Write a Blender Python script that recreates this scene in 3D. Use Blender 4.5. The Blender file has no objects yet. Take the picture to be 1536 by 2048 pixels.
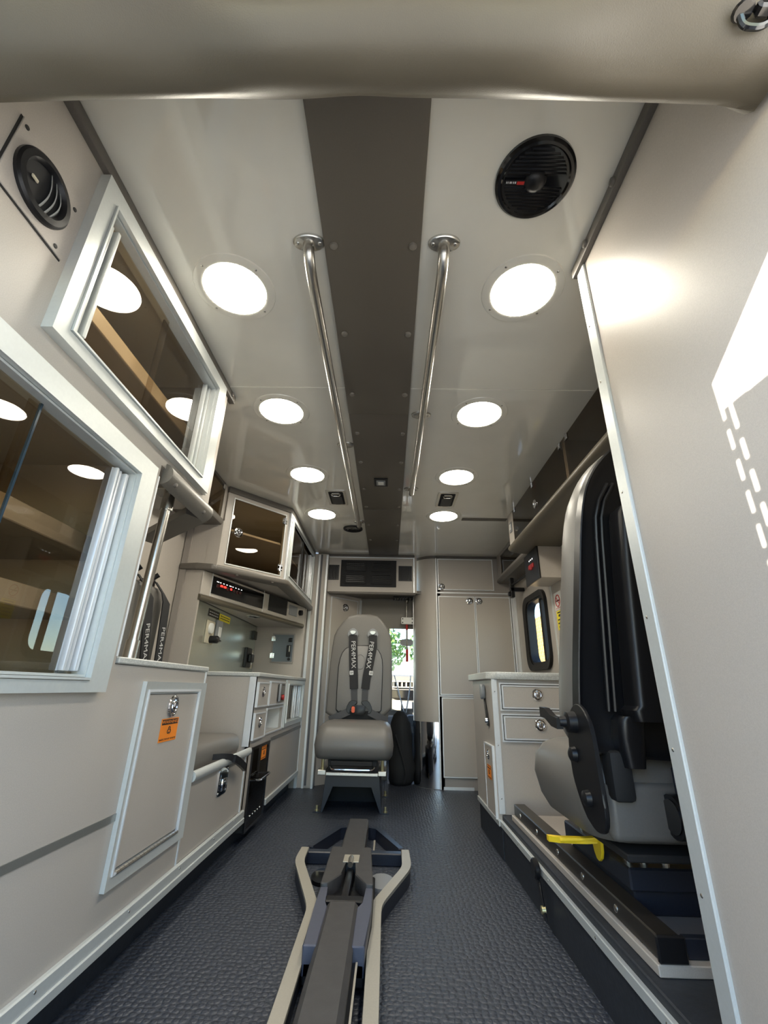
import bpy, bmesh, math, random
from mathutils import Vector as V, Matrix as M
random.seed(7)
S = bpy.context.scene
COL = S.collection

# ---------------------------------------------------------------- camera
cam = bpy.data.cameras.new('camera'); cam_o = bpy.data.objects.new('camera', cam); COL.objects.link(cam_o)
yaw, pitch, roll = -0.0182626, 0.3806572, 0.0230071
w_ = V((math.sin(yaw)*math.cos(pitch), math.cos(yaw)*math.cos(pitch), math.sin(pitch)))
r_ = V((math.cos(yaw), -math.sin(yaw), 0)); u_ = r_.cross(w_)
r2 = r_*math.cos(roll)+u_*math.sin(roll); u2 = u_*math.cos(roll)-r_*math.sin(roll)
cam_o.matrix_world = M(((r2.x,u2.x,-w_.x,0),(r2.y,u2.y,-w_.y,0),(r2.z,u2.z,-w_.z,0.7017),(0,0,0,1)))
cam.sensor_fit = 'VERTICAL'; cam.sensor_height = 36; cam.lens = 36*882.05/2048; cam.clip_start = .01
S.camera = cam_o

# ---------------------------------------------------------------- sky, sun, exposure
LAMP = 42.0
SUNDIR = V((1, .488, -.33)).normalized()
wd = bpy.data.worlds.new('sky'); S.world = wd; wd.use_nodes = True
nt = wd.node_tree; sk = nt.nodes.new('ShaderNodeTexSky'); sk.sky_type = 'NISHITA'; sk.sun_disc = False
sk.sun_elevation = math.asin(-SUNDIR.z); sk.sun_rotation = math.atan2(-SUNDIR.x, -SUNDIR.y); sk.air_density = 1; sk.dust_density = .3; sk.ozone_density = 2.5
bg = nt.nodes['Background']; bg.inputs['Strength'].default_value = 1.0
nt.links.new(sk.outputs[0], bg.inputs[0])
sun = bpy.data.lights.new('sun', 'SUN'); sun.energy = 26; sun.angle = math.radians(.22); sun.color = (1, .95, .86)
sun_o = bpy.data.objects.new('sun', sun); COL.objects.link(sun_o)
sun_o.rotation_euler = SUNDIR.to_track_quat('-Z', 'Y').to_euler()
vs = S.view_settings; vs.view_transform = 'Standard'; vs.look = 'None'; vs.gamma = 1; vs.exposure = .2; vs.use_curve_mapping = False
S.cycles.max_bounces = 10; S.cycles.diffuse_bounces = 5; S.cycles.transparent_max_bounces = 24; S.cycles.sample_clamp_indirect = 6
S.cycles.caustics_reflective = False

# ---------------------------------------------------------------- materials
def new_mat(name):
    m = bpy.data.materials.new(name); m.use_nodes = True
    return m, m.node_tree, m.node_tree.nodes['Principled BSDF']
def pm(name, col, rough=.5, metal=0., var=0., vsc=300, bump=0., bsc=300, coat=0., spec=.5, emit=None, es=0):
    m, t, b = new_mat(name)
    b.inputs['Base Color'].default_value = (*col, 1); b.inputs['Roughness'].default_value = rough
    b.inputs['Metallic'].default_value = metal; b.inputs['Specular IOR Level'].default_value = spec
    if coat: b.inputs['Coat Weight'].default_value = coat; b.inputs['Coat Roughness'].default_value = .06
    if emit: b.inputs['Emission Color'].default_value = (*emit, 1); b.inputs['Emission Strength'].default_value = es
    tc = t.nodes.new('ShaderNodeTexCoord')
    n = t.nodes.new('ShaderNodeTexNoise'); n.inputs['Scale'].default_value = vsc; n.inputs['Detail'].default_value = 3
    t.links.new(tc.outputs['Object'], n.inputs['Vector'])
    r = t.nodes.new('ShaderNodeValToRGB'); r.color_ramp.elements[0].position = .3; r.color_ramp.elements[1].position = .7
    k = max(var, .02)
    r.color_ramp.elements[0].color = (*[max(0, c*(1-k)) for c in col], 1); r.color_ramp.elements[1].color = (*[min(1, c*(1+k)) for c in col], 1)
    t.links.new(n.outputs[0], r.inputs[0]); t.links.new(r.outputs[0], b.inputs['Base Color'])
    if bump:
        n2 = t.nodes.new('ShaderNodeTexNoise'); n2.inputs['Scale'].default_value = bsc; n2.inputs['Detail'].default_value = 2
        t.links.new(tc.outputs['Object'], n2.inputs['Vector'])
        bp = t.nodes.new('ShaderNodeBump'); bp.inputs['Strength'].default_value = bump; bp.inputs['Distance'].default_value = .002
        t.links.new(n2.outputs[0], bp.inputs['Height']); t.links.new(bp.outputs[0], b.inputs['Normal'])
    return m
LAM = pm('laminate', (.47, .43, .385), .38, var=.05, vsc=420, bump=.10, bsc=700)
LAMD = pm('laminate_taupe', (.33, .30, .275), .4, var=.04, vsc=420, bump=.06, bsc=700)
CEIL = pm('ceiling_gloss', (.80, .765, .675), .03, var=.015, vsc=8, coat=.6)
ALU = pm('aluminium', (.66, .69, .68), .38, .40, var=.02, vsc=120)
ALUS = pm('aluminium_bright', (.80, .82, .84), .34, .35, var=.01, vsc=60)
STEEL = pm('stainless', (.62, .60, .56), .27, 1., var=.06, vsc=90)
CHROME = pm('chrome', (.80, .80, .82), .06, 1.)
BRONZE = pm('taupe_vinyl_trim', (.125, .112, .097), .42, var=.05, vsc=200, bump=.1, bsc=500)
PADM = pm('taupe_bumper', (.165, .150, .130), .40, var=.05, vsc=200, bump=.1, bsc=500)
PAD = pm('taupe_vinyl_pad', (.105, .089, .063), .40, var=.05, vsc=5, bump=.15, bsc=600)
STRIPE = pm('taupe_panel', (.125, .107, .084), .45, var=.03, vsc=300, bump=.08, bsc=600)
SEATV = pm('grey_seat_vinyl', (.155, .146, .135), .4, var=.03, vsc=200, bump=.12, bsc=700)
SEATL = pm('grey_seat_insert', (.235, .228, .222), .5, var=.04, vsc=300, bump=.15, bsc=900)
BLK = pm('black_plastic', (.009, .009, .0105), .32, var=.1, vsc=300, bump=.12, bsc=800, spec=.35)
BLKG = pm('black_gloss', (.008, .008, .009), .1, var=.1, coat=.4)
BLKM = pm('black_matte', (.012, .012, .013), .75, var=.1)
NAVY = pm('blue_black_enamel', (.018, .022, .034), .35, var=.08, vsc=200, bump=.05)
BELT = pm('black_webbing', (.014, .014, .016), .7, var=.2, vsc=900, bump=.2, bsc=1200)
BELTG = pm('grey_webbing', (.06, .062, .068), .7, var=.2, vsc=900, bump=.2, bsc=1200)
COUNTER = pm('speckled_counter', (.50, .51, .49), .35, var=.22, vsc=260)
WHITE = pm('white_plastic', (.75, .75, .72), .4)
WPAINT = pm('white_paint', (.78, .78, .76), .35)
BODYW = pm('white_body_paint', (.8, .8, .8), .25, coat=.5)
BOARD = pm('brushed_board', (.50, .53, .48), .26, .75, var=.05, vsc=3)
ORANGE = pm('orange_sticker', (.95, .27, .02), .5)
YEL = pm('yellow_sticker', (.85, .70, .03), .5)
YELP = pm('yellow_plastic', (.85, .60, .02), .4)
INK = pm('ink', (.012, .012, .012), .6)
INKW = pm('white_ink', (.62, .62, .62), .6)
RED = pm('red_plastic', (.45, .02, .015), .4)
REDO = pm('orange_button', (.75, .10, .02), .4)
BOLT = pm('zinc_bolt', (.70, .62, .35), .3, .9)
RUB = pm('rubber_kick', (.022, .026, .034), .55, var=.2, vsc=60, bump=.3, bsc=90)
CREAM = pm('cream_plastic', (.55, .50, .38), .5)
GREYP = pm('grey_plastic', (.25, .26, .27), .4)
ASPH = pm('pale_concrete', (.46, .42, .36), .9, var=.15, vsc=20)
BARK = pm('bark', (.10, .07, .05), .9, var=.2, vsc=12)
LEAF = pm('leaf', (.10, .19, .04), .6, var=.3, vsc=2)
LEDR = pm('red_led', (.3, .01, .01), .4, emit=(1, .03, .02), es=3)
LEDW = pm('white_led', (.6, .6, .6), .4, emit=(1, 1, 1), es=1.2)
LENS = pm('lit_lens', (.9, .9, .9), .4, emit=(1, .93, .78), es=LAMP)
NAVYSKY = pm('enamel_sky_sheen', (.085, .092, .125), .38, var=.04, vsc=100)  # dark enamel with the sky's pale reflection put into its base colour
RAILP = pm('champagne_anodised', (.46, .43, .36), .42, .35, var=.04, vsc=200)
TRACK = pm('dark_track_top', (.052, .050, .050), .5, var=.12, vsc=30, bump=.1)

def floor_mat():
    m, t, b = new_mat('rubber_tread')
    tc = t.nodes.new('ShaderNodeTexCoord')
    v = t.nodes.new('ShaderNodeTexVoronoi'); v.feature = 'F1'; v.inputs['Scale'].default_value = 58; v.inputs['Randomness'].default_value = .55
    t.links.new(tc.outputs['Object'], v.inputs['Vector'])
    r = t.nodes.new('ShaderNodeValToRGB'); r.color_ramp.elements[0].position = .30; r.color_ramp.elements[1].position = .62
    r.color_ramp.elements[0].color = (1, 1, 1, 1); r.color_ramp.elements[1].color = (0, 0, 0, 1)
    t.links.new(v.outputs['Distance'], r.inputs[0])
    n = t.nodes.new('ShaderNodeTexNoise'); n.inputs['Scale'].default_value = 220; n.inputs['Detail'].default_value = 3
    t.links.new(tc.outputs['Object'], n.inputs['Vector'])
    ad = t.nodes.new('ShaderNodeMath'); ad.operation = 'MULTIPLY_ADD'; ad.inputs[1].default_value = .5
    t.links.new(n.outputs[0], ad.inputs[0]); t.links.new(r.outputs[0], ad.inputs[2])
    bp = t.nodes.new('ShaderNodeBump'); bp.inputs['Strength'].default_value = .8; bp.inputs['Distance'].default_value = .0028
    t.links.new(ad.outputs[0], bp.inputs['Height']); t.links.new(bp.outputs[0], b.inputs['Normal'])
    c = t.nodes.new('ShaderNodeValToRGB'); c.color_ramp.elements[0].color = (.017, .022, .033, 1); c.color_ramp.elements[1].color = (.068, .078, .100, 1)
    t.links.new(n.outputs[0], c.inputs[0]); t.links.new(c.outputs[0], b.inputs['Base Color'])
    b.inputs['Roughness'].default_value = .42
    return m
FLOOR = floor_mat()
def glass_mat(name, tint, fac=1.0):
    m = bpy.data.materials.new(name); m.use_nodes = True; t = m.node_tree; t.nodes.clear()
    o = t.nodes.new('ShaderNodeOutputMaterial'); tr = t.nodes.new('ShaderNodeBsdfTransparent'); g = t.nodes.new('ShaderNodeBsdfGlossy')
    fr = t.nodes.new('ShaderNodeFresnel'); fr.inputs['IOR'].default_value = 1.5; mx = t.nodes.new('ShaderNodeMixShader')
    tr.inputs[0].default_value = (*tint, 1); g.inputs['Roughness'].default_value = .01; g.inputs['Color'].default_value = (.9, .9, .9, 1)
    ge = t.nodes.new('ShaderNodeNewGeometry'); mm = t.nodes.new('ShaderNodeMath'); mm.operation = 'MULTIPLY'; iv = t.nodes.new('ShaderNodeMath'); iv.operation = 'SUBTRACT'; iv.inputs[0].default_value = 1
    t.links.new(ge.outputs['Backfacing'], iv.inputs[1]); t.links.new(fr.outputs[0], mm.inputs[0]); t.links.new(iv.outputs[0], mm.inputs[1])  # a pane reflects once, at the face the ray enters
    t.links.new(mm.outputs[0], mx.inputs[0]); t.links.new(tr.outputs[0], mx.inputs[1]); t.links.new(g.outputs[0], mx.inputs[2])
    t.links.new(mx.outputs[0], o.inputs[0])
    return m
GLASS = glass_mat('bronze_glass', (.90, .84, .74))
GLASSD = glass_mat('dark_bronze_glass', (.76, .70, .60))
GLASSX = glass_mat('deep_bronze_glass', (.52, .46, .38))
SMOKE = glass_mat('smoked_acrylic', (.33, .31, .29))
CLEAR = glass_mat('clear_glass', (.96, .97, .96))
def plate_mat():
    m, t, b = new_mat('yellow_tread_plate')
    b.inputs['Base Color'].default_value = (.34, .21, .06, 1); b.inputs['Roughness'].default_value = .5
    return m
YPLATE = plate_mat()

# ---------------------------------------------------------------- mesh helpers
class Fr:
    def __init__(s, o, u, v, n): s.o, s.u, s.v, s.n = V(o), V(u).normalized(), V(v).normalized(), V(n).normalized()
    def p(s, a, b, c): return s.o+s.u*a+s.v*b+s.n*c
    def mat(s): return M(((s.u.x, s.v.x, s.n.x, s.o.x), (s.u.y, s.v.y, s.n.y, s.o.y), (s.u.z, s.v.z, s.n.z, s.o.z), (0, 0, 0, 1)))
W = Fr((0, 0, 0), (1, 0, 0), (0, 1, 0), (0, 0, 1))
FL = Fr((-.68, 0, 0), (0, 1, 0), (0, 0, 1), (1, 0, 0))
FP = Fr((.52, 0, 0), (0, -1, 0), (0, 0, 1), (-1, 0, 0))
FF = Fr((0, 3.88, 0), (1, 0, 0), (0, 0, 1), (0, -1, 0))
FC = Fr((0, 0, 1.83), (1, 0, 0), (0, -1, 0), (0, 0, -1))
ORG = {}
class MB:
    def __init__(s): s.bm = bmesh.new()
    def face(s, vs):
        try: return s.bm.faces.new(vs)
        except ValueError: return None
    def _bev(s, faces, bev, seg):
        if bev > 0:
            es = list({e for f in faces if f for e in f.edges})
            bmesh.ops.bevel(s.bm, geom=es, offset=bev, segments=seg, profile=.5, affect='EDGES', clamp_overlap=True)
    def box(s, u0, u1, v0, v1, n0, n1, f=W, bev=0, seg=1):
        c = [s.bm.verts.new(f.p(a, b, d)) for d in (n0, n1) for b in (v0, v1) for a in (u0, u1)]
        fs = [s.face([c[i] for i in q]) for q in ((0, 2, 3, 1), (4, 5, 7, 6), (0, 1, 5, 4), (2, 6, 7, 3), (0, 4, 6, 2), (1, 3, 7, 5))]
        s._bev(fs, bev, seg); return s
    def prism(s, pts, n0, n1, f=W, bev=0, seg=1):
        a = [s.bm.verts.new(f.p(x, y, n0)) for x, y in pts]; b = [s.bm.verts.new(f.p(x, y, n1)) for x, y in pts]
        fs = [s.face(a), s.face(b)]; k = len(pts)
        for i in range(k): fs.append(s.face([a[i], a[(i+1) % k], b[(i+1) % k], b[i]]))
        s._bev(fs, bev, seg); return s
    def ring(s, out, inn, n0, n1, f=W, n1i=None):
        k = len(out); n1i = n1 if n1i is None else n1i
        A = [s.bm.verts.new(f.p(x, y, n0)) for x, y in out]; B = [s.bm.verts.new(f.p(x, y, n1)) for x, y in out]
        Cc = [s.bm.verts.new(f.p(x, y, n1i)) for x, y in inn]; D = [s.bm.verts.new(f.p(x, y, n0)) for x, y in inn]
        for i in range(k):
            j = (i+1) % k
            for P, Q in ((A, B), (B, Cc), (Cc, D), (D, A)): s.face([P[i], P[j], Q[j], Q[i]])
        return s
    def loft(s, loops, cap=True):
        L = [[s.bm.verts.new(V(p)) for p in l] for l in loops]; k = len(L[0])
        for a, b in zip(L, L[1:]):
            for i in range(k): s.face([a[i], a[(i+1) % k], b[(i+1) % k], b[i]])
        if cap: s.face(L[0]); s.face(L[-1])
        return s
    def tube(s, path, r, seg=12, cap=True):
        path = [V(p) for p in path]; loops = []; up = None
        for i, p in enumerate(path):
            a = path[max(i-1, 0)]; b = path[min(i+1, len(path)-1)]; t = (b-a).normalized()
            if up is None: up = V((0, 0, 1)) if abs(t.z) < .9 else V((1, 0, 0))
            x = t.cross(up).normalized(); up = x.cross(t).normalized()
            rr_ = r[i] if isinstance(r, (list, tuple)) else r
            loops.append([p+(x*math.cos(q)+up*math.sin(q))*rr_ for q in [2*math.pi*k/seg for k in range(seg)]])
        return s.loft(loops, cap)
    def lathe(s, prof, f=W, seg=24, at=(0, 0, 0), sc=(1, 1)):
        loops = [[f.p(at[0]+max(r, 1e-4)*math.cos(q)*sc[0], at[1]+max(r, 1e-4)*math.sin(q)*sc[1], at[2]+h) for q in [2*math.pi*k/seg for k in range(seg)]] for r, h in prof]
        return s.loft(loops)
    def grid(s, rect, holes, n0, n1, f=W):
        u0, u1, v0, v1 = rect
        us = sorted({u0, u1, *[min(max(h[i], u0), u1) for h in holes for i in (0, 1)]}); vs_ = sorted({v0, v1, *[min(max(h[i], v0), v1) for h in holes for i in (2, 3)]})
        fill = [[not any(h[0] <= (us[i]+us[i+1])/2 <= h[1] and h[2] <= (vs_[j]+vs_[j+1])/2 <= h[3] for h in holes) for j in range(len(vs_)-1)] for i in range(len(us)-1)]
        d = {}
        def g(i, j, k):
            if (i, j, k) not in d: d[i, j, k] = s.bm.verts.new(f.p(us[i], vs_[j], (n0, n1)[k]))
            return d[i, j, k]
        I, J = len(us)-1, len(vs_)-1
        fl = lambda i, j: 0 <= i < I and 0 <= j < J and fill[i][j]
        for i in range(I):
            for j in range(J):
                if not fill[i][j]: continue
                for k in (0, 1): s.face([g(i, j, k), g(i+1, j, k), g(i+1, j+1, k), g(i, j+1, k)])
                if not fl(i-1, j): s.face([g(i, j, 0), g(i, j+1, 0), g(i, j+1, 1), g(i, j, 1)])
                if not fl(i+1, j): s.face([g(i+1, j, 0), g(i+1, j+1, 0), g(i+1, j+1, 1), g(i+1, j, 1)])
                if not fl(i, j-1): s.face([g(i, j, 0), g(i+1, j, 0), g(i+1, j, 1), g(i, j, 1)])
                if not fl(i, j+1): s.face([g(i, j+1, 0), g(i+1, j+1, 0), g(i+1, j+1, 1), g(i, j+1, 1)])
        return s
    def mesh(s, name, mat, org=V((0, 0, 0)), ang=35):
        bmesh.ops.recalc_face_normals(s.bm, faces=s.bm.faces[:])
        bmesh.ops.translate(s.bm, verts=s.bm.verts[:], vec=-V(org))
        me = bpy.data.meshes.new(name); s.bm.to_mesh(me); s.bm.free(); me.materials.append(mat)
        for p in me.polygons: p.use_smooth = True
        me.set_sharp_from_angle(angle=math.radians(ang)); return me
    def build(s, name, mat, parent=None, label=None, ang=35, **kw):
        if parent is not None: org = ORG[parent.name]
        else:
            xs = [v.co for v in s.bm.verts]
            org = V(((min(p.x for p in xs)+max(p.x for p in xs))/2, (min(p.y for p in xs)+max(p.y for p in xs))/2, min(p.z for p in xs)))
        o = bpy.data.objects.new(name, s.mesh(name, mat, org, ang)); COL.objects.link(o)
        if parent is not None: o.parent = parent
        else: o.location = org
        ORG[o.name] = org
        if label: o['label'] = label
        for k, v in kw.items(): o[k] = v
        return o
def thing(name, label, cat, loc, group=None):
    o = bpy.data.objects.new(name, None); COL.objects.link(o); o.location = loc; o.empty_display_size = .05
    o['label'] = label; o['category'] = cat; ORG[o.name] = V(loc)
    if group: o['group'] = group
    return o
def inst(name, me, parent, f, at, scale=1, rot=0, label=None):
    o = bpy.data.objects.new(name, me); COL.objects.link(o); o.parent = parent
    m = f.mat(); m.translation = f.p(*at)-ORG[parent.name]
    o.matrix_basis = m @ M.Rotation(rot, 4, 'Z') @ M.Scale(scale, 4); ORG[o.name] = f.p(*at)
    if label: o['label'] = label
    return o
def struct(name, mb, mat, **kw): return mb.build(name, mat, kind='structure', **kw)
def rr(u0, u1, v0, v1, r, seg=6):
    P = []
    for cx, cy, a0 in ((u1-r, v0+r, -90), (u1-r, v1-r, 0), (u0+r, v1-r, 90), (u0+r, v0+r, 180)):
        for k in range(seg+1):
            a = math.radians(a0+90*k/seg); P.append((cx+r*math.cos(a), cy+r*math.sin(a)))
    return P
def rect(u0, u1, v0, v1): return [(u0, v0), (u1, v0), (u1, v1), (u0, v1)]
def fillet(pts, r, seg=5):
    pts = [V(p) for p in pts]; out = [pts[0]]
    for a, b, c in zip(pts, pts[1:], pts[2:]):
        d1 = (a-b); d2 = (c-b); k = min(r, d1.length*.49, d2.length*.49); p = b+d1.normalized()*k; q = b+d2.normalized()*k
        for i in range(seg+1):
            t = i/seg; out.append(p*(1-t)**2+b*2*t*(1-t)+q*t*t)
    return out+[pts[-1]]
def text(name, s, size, f, u, v, n, mat, parent, rot=0, sx=1.0, depth=.0002):
    cu = bpy.data.curves.new(name, 'FONT'); cu.body = s; cu.size = size; cu.align_x = 'CENTER'; cu.align_y = 'CENTER'; cu.extrude = depth; cu.resolution_u = 2
    t = bpy.data.objects.new(name, cu); COL.objects.link(t)
    me = bpy.data.meshes.new_from_object(t.evaluated_get(bpy.context.evaluated_depsgraph_get()))
    bpy.data.objects.remove(t); bpy.data.curves.remove(cu)
    m = f.mat(); m.translation = f.p(u, v, n)-ORG[parent.name]
    me.transform(m @ M.Rotation(rot, 4, 'Z') @ M.Diagonal((sx, 1, 1, 1))); me.materials.clear(); me.materials.append(mat)
    o = bpy.data.objects.new(name, me); COL.objects.link(o); o.parent = parent; ORG[o.name] = ORG[parent.name]
    return o

# shared small meshes (local: z is outward)
def latch_mesh():
    b = MB()
    b.lathe([(.0, .0), (.029, .0), (.0295, .003), (.027, .0062), (.022, .007), (.0205, .0035), (.0, .0025)], seg=28)
    pts = [(.0145*math.cos(a), .0145*math.sin(a)-.002, .0075) for a in [2*math.pi*k/20 for k in range(21)]]
    b.tube(pts, .0034, 8, False)
    b.box(-.006, .006, -.004, .018, .003, .0105, bev=.0025, seg=2)
    return b.mesh('latch', CHROME)
LATCH = latch_mesh()
SCREW = MB().lathe([(0, 0), (1, 0), (.96, .22), (.75, .42), (.35, .5), (0, .51)], seg=14).mesh('screw', STEEL)
BUTTON = MB().lathe([(0, 0), (1.05, 0), (1.03, .35), (.85, .62), (.45, .75), (0, .76)], seg=18).mesh('button', pm('taupe_cap', (.20, .178, .148), .4))
BUTTONB = BUTTON.copy(); BUTTONB.materials.clear(); BUTTONB.materials.append(BRONZE)
DOT = MB().lathe([(0, 0), (1, 0), (.9, .3), (0, .35)], seg=12).mesh('dot', INK)
def hinge_mesh():
    b = MB(); b.box(-.018, .0, -.02, .02, 0, .003, bev=.001); b.box(.0, .018, -.02, .02, 0, .003, bev=.001)
    b.tube([(0, -.022, .004), (0, .022, .004)], .005, 10)
    for x in (-.011, .011):
        for y in (-.012, .012): b.lathe([(.0, .003), (.0035, .003), (.003, .005), (0, .0055)], seg=10, at=(x, y, 0))
    return b.mesh('hinge', CHROME)
HINGE = hinge_mesh()

def framed_door(parent, name, f, u0, u1, v0, v1, mat=LAM, n=0., t=.010, latch=None, ls=1., edge=.007, lab=None):
    """a slab standing proud of its face, edged with a thin aluminium bead"""
    d = MB().box(u0+edge, u1-edge, v0+edge, v1-edge, n, n+t, f, bev=.0015).build(name, mat, parent, label=lab)
    MB().ring(rect(u0, u1, v0, v1), rect(u0+edge, u1-edge, v0+edge, v1-edge), n, n+t+.002, f).build('edging', ALUS, d)
    if latch: inst('latch', LATCH, d, f, (latch[0], latch[1], n+t-.001), ls)
    return d
def sticker(parent, f, u0, u1, v0, v1, n, lines=True):
    s_ = MB().box(u0, u1, v0, v1, n, n+.0008, f).build('warning_sticker', ORANGE, parent, label='orange infectious waste warning sticker')
    w, h = u1-u0, v1-v0; cu = (u0+u1)/2; n2 = n+.0008
    MB().box(u0+w*.04, u1-w*.04, v1-h*.27, v1-h*.04, n2, n2+.0003, f).build('sticker_header', INK, s_)
    text('lettering', 'WARNING', h*.2, f, cu, v1-h*.155, n2+.0004, ORANGE, s_, sx=w/h*.95*1.0)
    g = MB()
    for k in range(3):
        a = math.radians(90+120*k); c = (cu+.085*h*math.cos(a), v0+h*.47+.085*h*math.sin(a))
        pts = [f.p(c[0]+.085*h*math.cos(q), c[1]+.085*h*math.sin(q), n2+.0004) for q in [a-2.4+4.8*i/12+0 for i in range(13)]]
        g.tube(pts, h*.02, 5)
    g.build('biohazard_symbol', INK, s_)
    text('lettering', 'INFECTIOUS WASTE', h*.105, f, cu, v0+h*.10, n2+.0004, INK, s_, sx=w/h*.98)
    return s_
# ================================================================ STRUCTURE
struct('floor', MB().box(-1.19, 1.08, .05, 6.2, -.04, 0), FLOOR)
struct('ceiling', MB().box(-1.25, 1.14, .07, 4.25, 1.83, 1.87), CEIL)
struct('wall_left', MB().box(-1.23, -1.19, .3, 4.25, 0, 1.83), LAM)
wr = struct('wall_right', MB().grid((.3, 4.25, 0, 1.83), [(3.08, 3.55, .875, 1.355)], 0, .05, Fr((1.08, 0, 0), (0, 1, 0), (0, 0, 1), (1, 0, 0))), LAM)
# rear opening: posts and header of the body, camera stands in the open doorway
struct('wall_rear', MB().box(-1.25, -.70, 0, .298, -.75, 2.0).box(.56, 1.14, 0, .298, -.75, 2.0).box(-.70, .56, .07, .255, 1.53, 2.0), BODYW)
struct('roof', MB().box(-1.27, 1.16, 0, 4.3, 1.88, 2.02, bev=.02), BODYW)
struct('ground', MB().box(-30, 30, -30, 60, -.85, -.75), ASPH)
# ceiling joint strip across the aisle
struct('trim_1', MB().box(-.68, -.195, 1.468, 1.488, 1.8265, 1.8298, bev=.001).box(.068, .81, 1.468, 1.488, 1.8265, 1.8298, bev=.001), CEIL)
# bronze trims against the ceiling
t = struct('trim_2', MB().box(-.69, -.664, .3, 1.545, 1.795, 1.8295, bev=.004, seg=2), BRONZE)
inst('screw_cap', BUTTONB, t, FL, (1.50, 1.812, .016), .009)
t = struct('trim_3', MB().box(.505, .53, .3, .928, 1.797, 1.8295, bev=.004, seg=2), BRONZE)
for y in (.435, .675, .83): inst('screw_cap', BUTTONB, t, FP, (-y, 1.812, .015), .010)
tf = MB(); tf.box(-.66, .215, 3.862, 3.88, 1.808, 1.8295, bev=.003)
t = struct('trim_4', tf, BRONZE)
for x in (-.45, -.15, .13): inst('screw_cap', BUTTONB, t, FF, (x, 1.818, .018), .007)
struct('trim_5', MB().box(.405, .99, 3.864, 3.88, 1.812, 1.8295, bev=.003), BRONZE)

# toe kick and aluminium base trim on the left
struct('baseboard_left', MB().box(-.76, -.735, .3, 3.86, 0, .118), RUB)
bt = struct('trim_6', MB().box(-.682, -.668, .3, 2.44, .113, .158, bev=.003).box(-.735, -.672, .3, 2.44, .106, .113).box(-.672, -.664, .3, 2.44, .106, .128, bev=.002), ALU)
for y in (1.12, 1.45, 1.75, 2.05, 2.3): inst('screw', SCREW, bt, FL, (y, .147, .012), .0035)
struct('trim_7', MB().box(-.682, -.67, 2.86, 3.86, .088, .118, bev=.002), ALU)

# ---------------------------------------------------------------- ceiling centre panels
def centre_panel(y0, y1, drop, lab, ys):
    r = thing('ceiling_panel', lab, 'panel', (-.0635, (y0+y1)/2, 1.83-drop))
    MB().box(-.195, .068, y0, y1, 1.83-drop, 1.8298, bev=.004, seg=2).build('panel', STRIPE, r)
    for y in ys:
        for x in (-.168, .046): inst('button_screw', BUTTON, r, FC, (x, -y, drop-.0005), .0105)
    return r
centre_panel(.32, 1.632, .016, 'dark taupe ceiling panel nearest the padded header, between the grab rails', (.50, .84, 1.16, 1.49))
centre_panel(1.634, 2.755, .010, 'dark taupe middle ceiling panel holding the small square switch', (1.795, 2.08, 2.42, 2.70))
centre_panel(2.757, 3.872, .010, 'dark taupe ceiling panel ending above the black air vents', (3.05, 3.4))
sw = thing('ceiling_switch', 'small square white rocker switch set in the dark ceiling panel', 'switch', (-.064, 2.32, 1.81))
MB().box(-.104, -.024, -2.375, -2.27, .0102, .016, FC, bev=.002).build('plate', BLK, sw)
MB().box(-.090, -.038, -2.355, -2.29, .016, .019, FC, bev=.001).build('surround', GREYP, sw)
MB().box(-.080, -.048, -2.34, -2.305, .019, .023, FC, bev=.001).build('rocker', WHITE, sw)

# ---------------------------------------------------------------- dome lights
LPOS = [(-.49, .997, 'left', 1), (.385, .995, 'right', 1), (-.492, 1.637, 'left', 2), (.378, 1.642, 'right', 2), (-.484, 2.26, 'left', 3), (.367, 2.264, 'right', 3), (-.488, 2.876, 'left', 4), (.364, 2.876, 'right', 4)]
ORD = {1: 'nearest', 2: 'second', 3: 'third', 4: 'farthest'}
for x, y, side, k in LPOS:
    g = 'round dome lights in the ceiling'
    L = thing('dome_light', f'lit round dome light, {ORD[k]} one {side} of the dark ceiling panel', 'light', (x, y, 1.82), g)
    MB().lathe([(.122, 0), (.120, .003), (.100, .0065), (.094, .005), (.094, .0)], FC, 48, (x, -y, 0)).build('rim', CEIL, L)
    MB().lathe([(.0, .0085), (.05, .008), (.085, .0065), (.0935, .004), (.0935, .001)], FC, 48, (x, -y, 0)).build('lens', LENS, L)
    for a in (40, 130, 220, 310):
        inst('screw', SCREW, L, FC, (x+.108*math.cos(math.radians(a)), -y+.108*math.sin(math.radians(a)), .0045), .0038)

# ---------------------------------------------------------------- grab rails
def grab(xa, xb, y0, ym, y1, lab, drop=.050):
    r = thing('grab_rail', lab, 'grab rail', ((xa+xb)/2, (y0+y1)/2, 1.83-drop-.016), 'ceiling grab rails')
    X = lambda y: xa+(xb-xa)*(y-y0)/(y1-y0)
    bend = [(0, .001), (.001, .010), (.005, .020), (.013, .030), (.025, .0385), (.042, .0445), (.065, .0485), (.10, .050)]
    path = [(X(y0+a), y0+a, 1.83-h*drop/.05) for a, h in bend]+[(X(y1-a*.5), y1-a*.5, 1.83-h*drop/.05) for a, h in reversed(bend)]
    MB().tube(path, .0155, 16).build('rail', STEEL, r)
    MB().tube([(X(ym), ym, 1.829), (X(ym), ym, 1.83-drop+.006)], .0115, 12).build('post', STEEL, r)
    for y in (y0, ym, y1):
        fl = MB().lathe([(0, 0), (1, 0), (.97, .006), (.88, .008), (0, .008)], FC, 32, (X(y), -y, 0), (.044, .026)).build('flange', STEEL, r)
        for s in (-1, 1): inst('screw', SCREW, fl, FC, (X(y)+s*.030, -y, .007), .006)
    return r
grab(-.237, -.231, .842, 1.919, 3.012, 'long stainless grab rail on the ceiling, left of the dark panel')
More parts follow.
